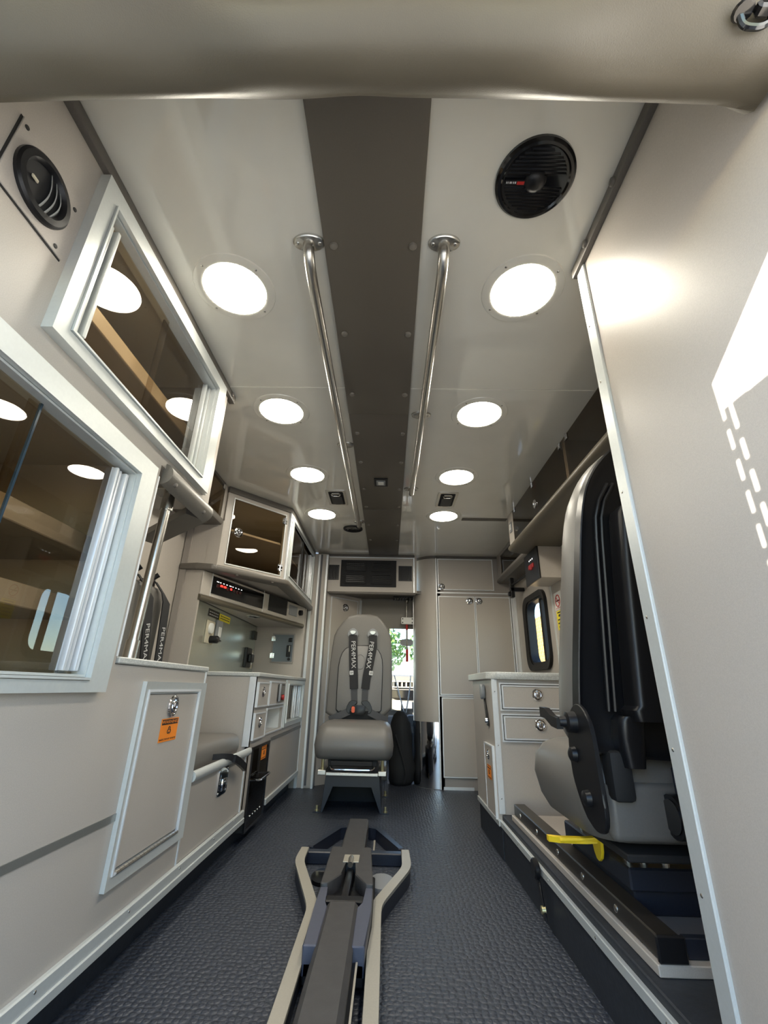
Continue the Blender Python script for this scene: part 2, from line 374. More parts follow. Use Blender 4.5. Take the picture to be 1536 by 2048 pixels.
grab(.131, .117, .842, 1.652, 2.43, 'shorter stainless grab rail on the ceiling, right of the dark panel')

# ---------------------------------------------------------------- ceiling speakers, hooks, strip
sp = thing('ceiling_speaker', 'round glossy black speaker with ribbed grille, high on the right of the ceiling', 'speaker', (.326, .68, 1.80))
MB().lathe([(.092, 0), (.0915, .007), (.086, .013), (.080, .0135), (.076, .009), (.0, .009)], FC, 56, (.326, -.68, 0)).build('frame', BLKG, sp)
gr = MB()
for i in range(-8, 9):
    if i in (-1, 0, 1): continue
    y = -.68+i*.0082; hw = math.sqrt(max(0, .070**2-(i*.0082)**2))
    if hw > .02: gr.box(.326-hw, .326+hw, y-.0022, y+.0022, .009, .0135, FC, bev=.001)
gr.build('grille_ribs', BLKG, sp, kind='stuff', label='glossy black grille ribs')
MB().lathe([(0, .022), (.012, .021), (.022, .016), (.026, .009)], FC, 24, (.326, -.68, 0)).build('tweeter', BLK, sp)
MB().box(.255, .303, -.686, -.674, .0135, .0142, FC).build('badge', BLK, sp)
bw = MB()
for k, w_b in enumerate((.003, .002, .004, .002, .003, .004)): bw.box(.258+k*.004, .258+k*.004+w_b*.8, -.682, -.6775, .0142, .0146, FC)
bw.build('badge_marks', INKW, sp)
MB().box(.2835, .3005, -.6845, -.677, .0142, .0146, FC, bev=.0001).build('badge_red', RED, sp)
sp2 = thing('ceiling_speaker', 'small round black speaker in the ceiling near the far air vents', 'speaker', (-.291, 3.168, 1.82))
MB().lathe([(.074, 0), (.073, .008), (.066, .010), (.060, .004), (0, .004)], FC, 40, (-.291, -3.168, 0)).build('frame', BLK, sp2)
MB().lathe([(0, .009), (.03, .0085), (.055, .0055), (.06, .004)], FC, 32, (-.291, -3.168, 0)).build('cone', BLKG, sp2)
for x, y, side in ((-.35, 2.585, 'left'), (.35, 2.59, 'right')):
    hk = thing('iv_hook', f'recessed folding ceiling hook in a steel tray, {side} of the dark ceiling panel', 'hook', (x, y, 1.81), 'folding ceiling hooks')
    MB().ring(rr(x-.062, x+.062, -y-.115, -y+.115, .008), rr(x-.046, x+.046, -y-.10, -y+.10, .012), 0, .004, FC).build('tray_rim', STEEL, hk)
    MB().box(x-.046, x+.046, -y-.10, -y+.10, .0004, .0012, FC).build('tray', BLKM, hk)
    MB().prism(rr(x-.034, x+.034, -y-.09, -y+.05, .02), .0012, .010, FC, bev=.003).build('strap_pad', BLK, hk)
    MB().tube(fillet([FC.p(x-.03, -y+.075, .008), FC.p(x-.02, -y+.05, .012), FC.p(x+.02, -y+.05, .012), FC.p(x+.03, -y+.075, .008)], .01), .004, 8).build('hook', STEEL, hk)
    MB().box(x-.025, x+.025, -y+.072, -y+.088, .001, .012, FC, bev=.003).build('hinge', STEEL, hk)
MB().box(.50, .815, 2.905, 2.95, 1.8255, 1.8298, bev=.001).build('ceiling_strip', STRIPE, label='short dark taupe cover strip on the ceiling beside the right overhead cabinet', category='trim strip')

# ---------------------------------------------------------------- padded header over the rear doors
hp = thing('header_pad', 'padded taupe vinyl header cushion across the top of the rear doorway', 'padding', (-.05, .33, 1.47))
loops = []
for i in range(49):
    x = -.674+1.186*i/48; a = i/48
    dz = .006*math.sin(a*9)+.004*math.exp(-((a-.47)/.05)**2)+.006*math.sin(a*23+1)
    dy = .006*math.exp(-((a-.42)/.06)**2)-.006*math.exp(-((a-.52)/.04)**2)
    e = min(1, min(a, 1-a)*18+.35)
    zz = 1.482+.020*a*(1-a)*4+.004*(1-a)
    prof = [(.395, .17), (.392+dy*.5, .05), (.380+dy*.4, .014*e), (.365, -.002+dz*.2), (.345, -.008+dz*.9), (.322, -.008+dz*1.4), (.30, .0+dz*1.6), (.282, .016+dz), (.268, .04), (.262, .07), (.262, .17)]
    loops.append([(x, y, zz+z*e+.0) for y, z in prof])
b = MB().loft(loops)
b.build('cushion', PAD, hp, ang=70)
lt = MB()
lt.lathe([(0, 0), (.012, 0), (.011, .006), (0, .007)], Fr((.428, .283, 1.497), (1, 0, 0), (0, 1, 0), (0, -.3, -1)), 14)
lt.tube(fillet([(.425, .285, 1.494), (.43, .291, 1.481), (.45, .291, 1.478), (.462, .287, 1.483), (.462, .281, 1.493)], .008), .0042, 8)
lt.box(.44, .475, .272, .286, 1.484, 1.498, bev=.003)
lt.build('door_catch', BLKG, hp, label='black metal door catch')

# open left rear door with its slotted hinge strip, standing outside the frame
d1 = struct('door_1', MB().box(-.765, -.72, -.72, -.062, -.3, 1.530, bev=.004), LAMD)
h = MB()
for c, off in ((-.030, 0), (-.012, .026)):
    for k in range(36):
        z = -.3+off+k*.052
        if z+.020 < 1.53: h.box(-.722, -.718, c-.006, c+.006, z, z+.019)
h.box(-.722, -.718, -.064, -.034, -.3, 1.53).box(-.722, -.718, -.026, -.016, -.3, 1.53).box(-.722, -.718, -.008, .004, -.3, 1.53)
h.build('hinge_strip', ALU, d1)
# ================================================================ LEFT SIDE
def window_frame(parent, f, o, i, n=0., depth=.020, lip=True):
    """mitred aluminium frame: flat outer face, stepped inner track"""
    b = MB().ring(rect(*o), rect(o[0]+.004, o[1]-.004, o[2]+.004, o[3]-.004), n, n+depth, f)
    b.ring(rect(o[0]+.004, o[1]-.004, o[2]+.004, o[3]-.004), rect(i[0]-.012, i[1]+.012, i[2]-.012, i[3]+.012), n, n+depth, f)
    b.ring(rect(i[0]-.011, i[1]+.011, i[2]-.011, i[3]+.011), rect(i[0]-.006, i[1]+.006, i[2]-.006, i[3]+.006), n-.03, n+depth+.005, f)
    b.ring(rect(i[0]-.005, i[1]+.005, i[2]-.005, i[3]+.005), rect(*i), n-.03, n+depth-.008, f)
    return b.build('window_frame', ALU, parent)
def pull_rail(parent, f, u0, u1, v0, v1, n, mat=ALUS):
    b = MB(); w = u1-u0
    b.box(u0, u1, v0, v1, n, n+.003, f)
    b.box(u0, u0+w*.2, v0, v1, n, n+.016, f, bev=.003, seg=2)
    b.box(u0+w*.36, u0+w*.56, v0, v1, n, n+.012, f, bev=.003, seg=2)
    b.box(u0+w*.72, u1, v0, v1, n, n+.018, f, bev=.003, seg=2)
    return b.build('pull_rail', mat, parent)
def standards(parent, pts, z0, z1):
    for x, y in pts: MB().box(x, x+.012, y, y+.024, z0, z1, bev=.002).build('shelf_standard', STEEL, parent)

# ---- lower tall cabinet with the big window
c1 = thing('storage_cabinet', 'grey laminate wall cabinet with a wide bronze sliding window, nearest on the left', 'cabinet', (-.93, .72, .12))
MB().grid((.3, 1.15, .12, 1.30), [(.2, 1.03, .71, 1.212)], -.018, 0, FL).build('face_panel', LAM, c1)
MB().box(-1.19, -.698, 1.132, 1.15, .12, 1.30).build('end_panel', LAM, c1)
MB().box(-1.19, -.698, .3, 1.132, .695, .71).build('bottom_panel', LAM, c1)
MB().box(-1.19, -.698, .3, 1.132, 1.285, 1.30).build('top_panel', LAM, c1)
window_frame(c1, FL, (.2, 1.106, .68, 1.266), (.25, 1.024, .716, 1.206))
MB().box(.25, .72, .716, 1.206, -.012, -.008, FL).build('sliding_pane', GLASS, c1)
p = MB().box(.70, 1.024, .716, 1.206, -.022, -.018, FL).build('sliding_pane', GLASS, c1)
MB().box(.716, .7205, .716, 1.206, -.0125, -.0075, FL).build('pane_edge', pm('glass_edge', (.03, .05, .07), .1), c1)
pull_rail(c1, FL, .972, 1.020, .722, 1.200, -.018)
for z in (.845, 1.00): 
    s_ = MB().box(-1.18, -.76, .3, 1.128, z, z+.014, bev=.002).build('shelf', LAMD, c1)
    MB().box(-.765, -.757, .3, 1.128, z-.004, z+.042, bev=.002).build('shelf_lip', LAMD, s_)
standards(c1, ((-1.188, .98), (-1.188, .62)), .72, 1.27)
standards(c1, ((-.80, 1.112),), .72, 1.27)
GSTR = pm('grey_strip', (.30, .30, .28), .35, .6)
MB().box(.3, 1.15, .380, .3965, 0, .0025, FL).build('joint_strip', GSTR, c1)
MB().box(1.146, 1.152, .762, 1.262, -.018, .003, FL, bev=.001).build('edge_trim', ALUS, c1)

# ---- upper cabinet with hinged sliding window and the louvre vent
c2 = thing('overhead_cabinet', 'grey laminate overhead cabinet with an aluminium framed sliding window, nearest on the left', 'cabinet', (-.93, .9, 1.30))
MB().grid((.3, 1.50, 1.30, 1.83), [(.70, 1.35, 1.372, 1.73)], -.018, 0, FL).build('face_panel', LAM, c2)
MB().box(-1.19, -.698, 1.482, 1.50, 1.30, 1.83).build('end_panel', LAM, c2)
MB().box(-1.19, -.698, .3, 1.482, 1.30, 1.318).build('bottom_panel', LAM, c2)
MB().box(-1.19, -.698, .60, .615, 1.318, 1.83).build('divider', LAM, c2)
window_frame(c2, FL, (.647, 1.428, 1.333, 1.786), (.698, 1.352, 1.374, 1.728), depth=.024)
MB().box(.698, 1.03, 1.374, 1.728, -.012, -.008, FL).build('sliding_pane', GLASS, c2)
MB().box(1.02, 1.352, 1.374, 1.728, -.022, -.018, FL).build('sliding_pane', GLASSD, c2)
pull_rail(c2, FL, .700, .742, 1.39, 1.712, -.006, ALU)
pull_rail(c2, FL, 1.318, 1.350, 1.38, 1.722, -.017, ALU)
MB().box(1.428, 1.446, 1.333, 1.786, 0, .012, FL, bev=.002).build('end_stile', ALU, c2)
h = MB()
for k in range(26): h.tube([FL.p(.66+k*.03, 1.791, .014), FL.p(.688+k*.03, 1.791, .014)], .0045, 8)
h.build('piano_hinge', STEEL, c2)
s_ = MB().box(-1.18, -.76, .615, 1.478, 1.545, 1.558, bev=.002).build('shelf', LAMD, c2)
MB().box(-.765, -.757, .615, 1.478, 1.54, 1.588, bev=.002).build('shelf_lip', LAM, s_)
standards(c2, ((-1.188, 1.02), (-1.188, 1.38)), 1.33, 1.82)
v = thing('air_vent', 'round black louvred air outlet on a square screwed plate, upper left', 'vent', (-.675, .545, 1.49))
MB().box(.465, .632, 1.487, 1.650, 0, .0015, FL).build('gap', INK, v)
MB().box(.469, .633, 1.491, 1.651, 0, .004, FL, bev=.001).build('plate', LAM, v)
for u, z in ((.480, 1.638), (.618, 1.622), (.610, 1.503)): inst('plate_screw', DOT, v, FL, (u, z, .004), .0048)
vf = Fr(FL.p(.546, 1.572, .004), FL.u, FL.v, FL.n)
MB().lathe([(.066, 0), (.0655, .006), (.061, .010), (.050, .011), (.046, .006), (.044, .001)], vf, 44).build('bezel', BLK, v)
MB().lathe([(.0, .0008), (.046, .0008), (.046, .0015), (0, .0015)], vf, 32).build('throat', BLKM, v)
for i, o in enumerate((.002, .016, .029)):
    hw = math.sqrt(.045**2-o**2); bow = [vf.p(o+.006*math.cos(q*math.pi/2), hw*q, .004+.005*math.cos(q*math.pi/2)) for q in [-1+2*k/10 for k in range(11)]]
    MB().loft([[p+vf.u*a_+vf.n*b_ for a_, b_ in ((-.0012, 0), (.0012, 0), (.0052, -.0045), (.0028, -.0045))] for p in bow]).build('louvre', GREYP, v)
MB().box(-.030, -.014, -.008, .000, .002, .006, vf, bev=.002).build('knob', CREAM, v)

# ---- padded bumper under the overhead cabinet, with grab pole
pd = MB().loft([[FL.p(u, 1.250+.068*.5*(1-math.cos(q)), -.008+.034*math.sin(q)) for q in [math.pi*k/10 for k in range(11)]] for u in (1.175, 1.19, 1.48, 1.497)])
b_ = pd.build('bumper_pad', PADM, label='taupe padded bumper rail under the left overhead cabinet', category='padding')
for u in (1.215, 1.435): inst('button', BUTTONB, b_, FL, (u, 1.268, .0155), .010)
MB().loft([[(-.70-.33*t+ox, 1.47+.30*t+oy*1.2, 1.256+oz) for ox, oy, oz in ((-.02, -.035, .0), (.02, .035, .0), (.02, .035, .026), (-.02, -.035, .026))] for t in [k/8 for k in range(9)]]).build('padded_arm', BRONZE, label='dark taupe curved padding running from the bumper towards the alcove wall', category='padding')
pl = thing('grab_pole', 'upright stainless grab pole standing on the left counter', 'pole', (-.735, 1.31, .762))
MB().tube([(-.735, 1.305, .80), (-.735, 1.325, 1.245)], .0145, 18).build('pole', STEEL, pl)
MB().tube([(-.735, 1.303, .762), (-.735, 1.306, .815)], .019, 18).build('foot_socket', STEEL, pl)
MB().tube([(-.735, 1.325, 1.225), (-.735, 1.327, 1.30)], .019, 18).build('top_socket', STEEL, pl)
MB().box(-.785, -.69, 1.29, 1.36, 1.287, 1.2995, bev=.002).build('top_plate', STEEL, pl)

# ---- infectious-waste cabinet and counter
c3 = thing('waste_cabinet', 'low grey laminate cabinet with a tilt-out door and orange warning sticker, left', 'cabinet', (-.93, 1.45, .12))
MB().grid((1.15, 1.74, .12, .744), [(1.335, 1.692, .258, .684)], -.018, 0, FL).build('face_panel', LAM, c3)
MB().box(-1.19, -.698, 1.722, 1.74, .12, .744).build('end_panel', LAM, c3)
MB().box(-1.19, -.698, 1.15, 1.722, .12, .135).build('bottom_panel', LAM, c3)
MB().ring(rect(1.303, 1.736, .234, .706), rect(1.330, 1.698, .262, .683), 0, .012, FL, n1i=.006).build('door_frame', ALU, c3)
MB().ring(rect(1.330, 1.698, .258, .685), rect(1.336, 1.692, .264, .678), -.01, .010, FL).build('door_reveal', ALUS, c3)
d = MB().box(1.338, 1.690, .268, .672, -.012, .002, FL, bev=.0015).build('door', LAM, c3)
inst('latch', LATCH, d, FL, (1.506, .637, .0015), 1.1)
MB().box(1.338, 1.690, .673, .677, -.012, .003, FL).build('door_lip', ALU, d)
h = MB()
for k in range(18): h.tube([FL.p(1.342+k*.0193, .262, .008), FL.p(1.3595+k*.0193, .262, .008)], .0052, 8)
h.build('piano_hinge', STEEL, c3)
sticker(c3, FL, 1.452, 1.566, .538, .602, .0025)
MB().box(1.15, 1.303, .380, .3965, 0, .0025, FL).build('joint_strip', GSTR, c3)
MB().box(1.734, 1.744, .12, .744, -.018, .003, FL, bev=.001).build('corner_trim', ALUS, c3)
ct = MB().box(-1.19, -.672, 1.153, 1.744, .7455, .762, bev=.003).build('countertop', COUNTER, label='speckled grey countertop strip above the waste cabinet', category='countertop')

# ---- alcove: flip seat bench with cushion, backrest with harness
be = thing('bench', 'low laminate bench box with a chrome paddle latch, between the left cabinets', 'bench', (-.93, 2.08, .12))
MB().box(1.746, 2.44, .158, .388, -.018, 0, FL, bev=.001).build('front_panel', LAM, be)
MB().box(1.746, 2.418, .386, .392, -.5, -.0, FL).build('seat_board', LAMD, be)
MB().loft([[FL.p(u, .404+.017*math.sin(q), .006+.014*math.cos(q)) for q in [2*math.pi*k/16 for k in range(16)]] for u in (1.746, 2.42)]).build('rolled_edge', ALU, be)
MB().box(2.385, 2.392, .16, .386, 0, .004, FL).build('edging', ALUS, be)
la = MB().prism(rr(2.04, 2.15, .285, .385, .012), .0, .004, FL, bev=.001).build('latch_plate', CHROME, be, label='chrome paddle latch')
MB().prism(rr(2.062, 2.130, .296, .372, .02), .004, .0055, FL).build('latch_cup', BLKG, la)
MB().box(2.068, 2.124, .30, .345, .004, .012, FL, bev=.004, seg=2).build('paddle', CHROME, la)
for u in (2.05, 2.14):
    for z in (.295, .375): inst('screw', SCREW, la, FL, (u, z, .004), .0045)
cu = MB().box(-1.12, -.708, 1.760, 2.385, .392, .487, bev=.036, seg=5).build('seat_cushion', SEATV, label='grey vinyl bench seat cushion in the left alcove', category='cushion', ang=80)
st = thing('lap_strap', 'short black buckle strap hanging over the bench edge', 'seat belt', (-.66, 2.1, .37))
pts = [(-.715, 2.02, .428), (-.68, 2.035, .430), (-.655, 2.075, .425), (-.645, 2.14, .405), (-.645, 2.24, .372)]
MB().loft([[(x+a, y, z+c) for a, c in ((-.006, -.011), (.002, -.011), (.006, .011), (-.002, .011))] for x, y, z in pts]).build('webbing', BELT, st)
MB().loft([[(x+a*.9, y, z+c) for a, c in ((-.008, -.014), (.007, -.014), (.010, .014), (-.006, .014))] for x, y, z in ((-.645, 2.10, .415), (-.645, 2.17, .395), (-.645, 2.25, .366), (-.646, 2.275, .356))]).build('buckle', BLK, st)
bk = thing('jump_seat', 'grey vinyl jump seat back with black harness, behind the grab pole in the left alcove', 'seat', (-1.14, 1.98, .50))
MB().box(-1.188, -1.105, 1.76, 2.165, .50, 1.13, bev=.032, seg=4).build('cushion', SEATV, bk, ang=80)
for k, (ya, za, yb) in enumerate(((1.905, 1.10, 2.035), (2.065, 1.10, 2.150))):
    an = MB().box(-1.188, -1.125, ya-.025, ya+.02, 1.115, 1.165, bev=.010, seg=2).build('belt_anchor', BLK, bk)
    MB().tube([(-1.15, ya-.01, 1.15), (-1.11, ya+.0, 1.185)], .012, 10).build('anchor_bolt', BLK, an)
    MB().loft([[(x, y+a, z) for a, x in ((-.012-g, xx), (.012+g, xx), (.012+g, xx+.005), (-.012-g, xx+.005))] for xx, y, z, g in ((-1.12, ya, 1.15, 0), (-1.085, ya+.02, 1.10, .0), (-1.075, ya+.05, 1.06, .022), (-1.07, yb, .70, .022))]).build('shoulder_belt', BELT, bk)
    t_ = .56; yy = ya+.05+(yb-ya-.05)*t_
    lf = Fr((-1.067, yy, 1.06-.36*t_), (0, 1, 0), (0, 0, 1), (1, 0, 0))
    text('lettering', 'PER4MAX', .043, lf, 0, 0, .001, INKW, bk, rot=-math.pi/2+math.atan2(yb-ya-.05, .36))
# alcove return and end wall strip
struct('wall_alcove', MB().box(-1.19, -1.055, 2.42, 2.438, .77, 1.60).box(-1.056, -.985, 2.42, 2.438, 1.312, 1.60), LAM)
struct('trim_8', MB().box(-1.188, -1.17, 1.9, 1.93, 1.13, 1.57).box(-1.185, -1.15, 2.41, 2.42, .77, 1.57), LAMD)

# ---- overhead cabinet above the bench alcove
c4 = thing('alcove_cabinet', 'shallow overhead cabinet with dark glass above the left alcove', 'cabinet', (-1.09, 1.97, 1.57))
MB().box(-1.19, -.992, 1.502, 2.45, 1.572, 1.615, bev=.012, seg=2).build('bottom_pad', BRONZE, c4)
f4 = Fr((-1.0, 0, 0), (0, 1, 0), (0, 0, 1), (1, 0, 0))
MB().box(1.504, 2.40, 1.618, 1.812, -.006, -.001, f4).build('glass_door', GLASSD, c4)
MB().box(2.40, 2.447, 1.615, 1.825, -.018, 0, f4).build('end_stile', LAM, c4)
MB().box(1.504, 2.40, 1.812, 1.829, -.018, 0, f4).build('top_rail', BRONZE, c4)
for u in (1.62, 2.38): inst('hinge', HINGE, c4, f4, (u, 1.80, 0), .7)
# ================================================================ FORWARD LEFT: worktop cabinet
c5 = thing('worktop_cabinet', 'grey laminate base cabinet with drawers, open cubby and smoked sharps door, far left', 'cabinet', (-.9, 3.1, .05))
MB().grid((2.42, 3.80, .118, .744), [(2.70, 3.098, .458, .578), (3.16, 3.69, .485, .712), (2.488, 2.825, .0, .41)], -.018, 0, FL).build('face_panel', LAM, c5)
MB().box(-1.19, -.68, 2.42, 2.438, .393, .744).build('end_panel', LAM, c5)
MB().box(-.712, -.680, 2.412, 2.4195, .424, .744).build('corner_trim', ALUS, c5)
framed_door(c5, 'drawer', FL, 2.445, 2.668, .598, .720, latch=(2.545, .672), ls=.9)
d = framed_door(c5, 'drawer', FL, 2.690, 3.090, .598, .728)
la = MB().prism(rr(2.865, 3.035, .615, .715, .012), .012, .018, FL, bev=.002).build('latch_plate', BLKG, c5, label='black and chrome paddle lock')
MB().box(2.865, 2.885, .615, .715, .018, .030, FL, bev=.004, seg=2).build('latch_bar', GREYP, la)
MB().prism(rr(2.915, 3.02, .655, .705, .01), .018, .0215, FL, bev=.001).build('paddle', STEEL, la)
MB().lathe([(0, .018), (.016, .018), (.015, .026), (0, .027)], FL, 18, (2.99, .637, 0)).build('key_cylinder', RED, la)
framed_door(c5, 'drawer', FL, 2.440, 2.665, .447, .572, latch=(2.54, .525), ls=.9)
cub = MB(); cub.box(2.69, 3.108, .450, .458, -.36, -.018, FL).box(2.69, 3.108, .578, .586, -.36, -.018, FL).box(2.69, 2.70, .458, .578, -.36, -.018, FL).box(3.098, 3.108, .458, .578, -.36, -.018, FL).box(2.69, 3.108, .45, .586, -.37, -.36, FL)
cub.build('cubby', WPAINT, c5)
MB().ring(rect(2.690, 3.106, .450, .586), rect(2.70, 3.098, .458, .578), 0, .006, FL).build('cubby_edging', ALUS, c5)
window_frame(c5, FL, (3.125, 3.735, .455, .742), (3.175, 3.70, .49, .708), depth=.012)
MB().box(3.175, 3.45, .49, .708, -.012, -.009, FL).build('sliding_pane', GLASSD, c5)
MB().box(3.43, 3.70, .49, .708, -.020, -.017, FL).build('sliding_pane', GLASSD, c5)
pull_rail(c5, FL, 3.44, 3.52, .492, .706, -.016)
pull_rail(c5, FL, 3.60, 3.68, .492, .706, -.016)
MB().box(2.85, 3.80, .405, .424, 0, .003, FL).build('rub_strip', pm('strip_dark', (.22, .22, .21), .4, .4), c5)
MB().box(-1.18, -.70, 3.11, 3.79, .43, .445).build('cupboard_floor', LAMD, c5)
sd = MB().box(2.488, 2.825, .052, .412, .0, .006, FL, bev=.001).build('sharps_door', SMOKE, c5, label='smoked acrylic sharps door')
MB().ring(rect(2.486, 2.828, .050, .414), rect(2.500, 2.815, .064, .40), .0, .008, FL).build('door_edge', BLKG, sd)
MB().tube(fillet([FL.p(2.55, .262, .006), FL.p(2.55, .262, .045), FL.p(2.74, .266, .045), FL.p(2.74, .266, .006)], .015), .0055, 8).build('bar_handle', CHROME, sd)
for k in range(5): inst('rivet', SCREW, sd, FL, (2.56+k*.045, .105, .008), .0055)
sc = MB(); sc.box(2.50, 2.51, .06, .41, -.22, -.0, FL).box(2.81, 2.82, .06, .41, -.22, -.0, FL).box(2.5, 2.82, .06, .41, -.23, -.22, FL).box(2.5, 2.82, .05, .06, -.22, -.0, FL)
sc.build('sharps_bay', BLKM, c5)
sb = MB().loft([[FL.p(2.655+a*k, z, -.10+b*k) for a, b in ((-.10, -.06), (.10, -.06), (.10, .06), (-.10, .06))] for z, k in ((.07, .8), (.2, 1), (.205, 1.1), (.235, 1.1), (.24, .7), (.26, .6))])
sb.build('sharps_bin', pm('bin_grey', (.18, .17, .16), .4), c5)
sticker(c5, FL, 2.66, 2.755, .335, .398, .0065)
ct2 = MB().prism([(-1.07, 2.414), (-.666, 2.414), (-.666, 3.80), (-1.07, 3.80)], .745, .766, W, bev=.004).build('countertop', COUNTER, label='speckled grey worktop on the far left drawer cabinet', category='countertop')

# ---- instrument board and side wall of the work niche
bo = thing('instrument_board', 'brushed metal backboard of the far left work niche', 'panel', (-1.075, 3.03, .767))
fb = Fr((-1.07, 0, 0), (0, 1, 0), (0, 0, 1), (1, 0, 0))
MB().box(2.425, 3.645, .767, 1.20, -.01, 0, fb).build('sheet', BOARD, bo)
MB().box(2.428, 3.645, .767, .772, 0, .004, fb).build('bottom_edge', BLK, bo)
o1 = thing('socket_plate', 'cream electrical socket with a black plug on the instrument board', 'socket', (-1.065, 2.68, .93))
MB().box(2.62, 2.745, .925, 1.055, 0, .006, fb, bev=.002).build('plate', CREAM, o1)
MB().lathe([(0, .006), (.034, .006), (.032, .016), (.02, .02), (0, .020)], fb, 24, (2.68, 1.012, 0), (1, .95)).build('gauge_cover', WHITE, o1)
MB().lathe([(0, .006), (.022, .006), (.022, .05), (.014, .058), (0, .058)], fb, 20, (2.70, .950, 0)).build('plug', BLK, o1)
o2 = MB().box(2.765, 2.86, .945, 1.075, 0, .012, fb, bev=.003).build('wall_switch', GREYP, label='grey rocker switch beside the cream socket', category='switch')
MB().box(2.79, 2.835, .975, 1.035, .012, .018, fb, bev=.002).build('rocker', WHITE, o2)
MB().tube(fillet([fb.p(2.70, .95, .055), fb.p(2.76, .947, .05), fb.p(2.80, .95, .012)], .01), .004, 6).build('lead', BLK, o1)
n1 = MB().box(2.625, 2.80, 1.078, 1.122, 0, .002, fb).build('label_plate', BLK, label='black printed label plate on the instrument board', category='label')
nn = MB()
for k in range(2):
    for j in range(5): nn.box(2.64+j*.03, 2.662+j*.03, 1.088+k*.016, 1.093+k*.016, .002, .0024, fb)
nn.build('print_lines', INKW, n1)
n2 = MB().box(2.808, 3.0, 1.078, 1.118, 0, .002, fb).build('caution_label', YEL, label='yellow caution label beside the black label plate', category='label')
nn = MB()
for k in range(2):
    for j in range(6): nn.box(2.822+j*.028, 2.844+j*.028, 1.089+k*.014, 1.095+k*.014, .002, .0024, fb)
nn.build('print_lines', INK, n2)
MB().box(3.53, 3.605, 1.035, 1.10, 0, .02, fb, bev=.003).build('thermostat', BLK, label='small black control box at the corner of the instrument board', category='control')
o3 = MB().box(3.40, 3.52, .825, .965, 0, .022, fb, bev=.004).build('radio_handset', BLK, label='black handset clipped low on the instrument board', category='handset')
MB().box(3.43, 3.50, .86, .92, .022, .05, fb, bev=.006).build('clip', BLK, o3)
o4 = MB().box(3.54, 3.61, .82, .96, 0, .008, fb, bev=.002).build('socket_plate', CREAM, label='cream socket plate beside the black handset', category='socket')
for z in (.865, .92): MB().box(3.56, 3.59, z-.016, z+.016, .008, .011, fb, bev=.002).build('outlet', WHITE, o4)

fn = Fr((0, 3.65, 0), (1, 0, 0), (0, 0, 1), (0, -1, 0))
struct('wall_niche', MB().box(-1.07, -.685, 0, .02, .766, 1.83, Fr((0, 3.65, 0), (1, 0, 0), (0, 1, 0), (0, 0, 1))), LAM)
nd = thing('niche_door', 'small blue-grey hinged access door in the far left niche wall', 'cabinet door', (-.84, 3.64, .87))
MB().ring(rect(-.935, -.755, .870, 1.095), rect(-.925, -.765, .880, 1.085), 0, .008, fn).build('frame', LAMD, nd)
MB().box(-.925, -.765, .880, 1.085, 0, .004, fn).build('panel', pm('blue_grey', (.16, .185, .21), .3, .3), nd)
for z in (.925, 1.055): inst('hinge', HINGE, nd, fn, (-.925, z, .006), .9)
MB().box(-.812, -.778, .918, 1.005, .004, .018, fn, bev=.003).build('lock_case', BLK, nd)
MB().box(-.792, -.784, .955, 1.0, .018, .024, fn).build('bar', STEEL, nd)
MB().box(-.802, -.774, 1.03, 1.06, .004, .02, fn, bev=.004).build('catch', BLK, nd)
MB().lathe([(0, .004), (.012, .004), (.011, .012), (0, .012)], fn, 14, (-.79, .90, 0)).build('button', BLK, nd)

# ---- diagonal overhead cabinet with glass door
A, Bp = V((-.99, 2.44, 0)), V((-.68, 2.78, 0)); du = (Bp-A).normalized(); FD = Fr(A, du, (0, 0, 1), (du.y, -du.x, 0)); LD = (Bp-A).length
c6 = thing('corner_cabinet', 'corner overhead cabinet with a bronze glass door and chrome hinges, far left', 'cabinet', (-.9, 3.1, 1.30))
MB().grid((0, LD, 1.335, 1.795), [(.046, .420, 1.357, 1.762)], -.018, 0, FD).build('face_frame', LAM, c6)
MB().ring(rect(.040, .426, 1.351, 1.768), rect(.046, .420, 1.357, 1.762), -.002, .004, FD).build('face_edging', ALU, c6)
MB().box(-.004, LD+.004, 1.792, 1.8295, -.02, .008, FD, bev=.003).build('top_trim', BRONZE, c6)
gd = MB().box(.049, .417, 1.360, 1.759, -.004, .001, FD).build('glass_door', GLASS, c6)
inst('latch', LATCH, gd, FD, (.098, 1.557, .001), 1.0)
for z in (1.405, 1.722): inst('hinge', HINGE, gd, FD, (.415, z, .002), 1.0)
MB().box(-1.19, -.69, 2.80, 3.65, 1.335, 1.352).build('cabinet_floor', LAMD, c6)
MB().prism([(-1.19, 2.46), (-.985, 2.46), (-.695, 2.80), (-1.19, 2.80)], 1.336, 1.350).build('corner_floor', LAMD, c6)
MB().prism([(-1.18, 2.48), (-.96, 2.50), (-.73, 2.76), (-.73, 3.64), (-1.18, 3.64)], 1.562, 1.574).build('shelf', LAM, c6)
standards(c6, ((-1.188, 2.62), (-1.188, 3.1)), 1.36, 1.80)
MB().grid((2.785, 3.80, 1.335, 1.795), [(2.85, 3.72, 1.385, 1.755)], -.018, 0, FL).build('side_frame', LAM, c6)
window_frame(c6, FL, (2.80, 3.79, 1.34, 1.792), (2.86, 3.72, 1.385, 1.755), depth=.010)
MB().box(2.86, 3.30, 1.385, 1.755, -.010, -.006, FL).build('sliding_pane', GLASSD, c6)
MB().box(3.28, 3.72, 1.385, 1.755, -.019, -.015, FL).build('sliding_pane', GLASSX, c6)
MB().box(3.28, 3.31, 1.385, 1.755, -.014, -.004, FL).build('pane_edge', BLK, c6)
pull_rail(c6, FL, 3.64, 3.71, 1.39, 1.75, -.014)
MB().box(2.785, 3.80, 1.793, 1.8295, -.01, .008, FL, bev=.003).build('side_top_trim', BRONZE, c6)
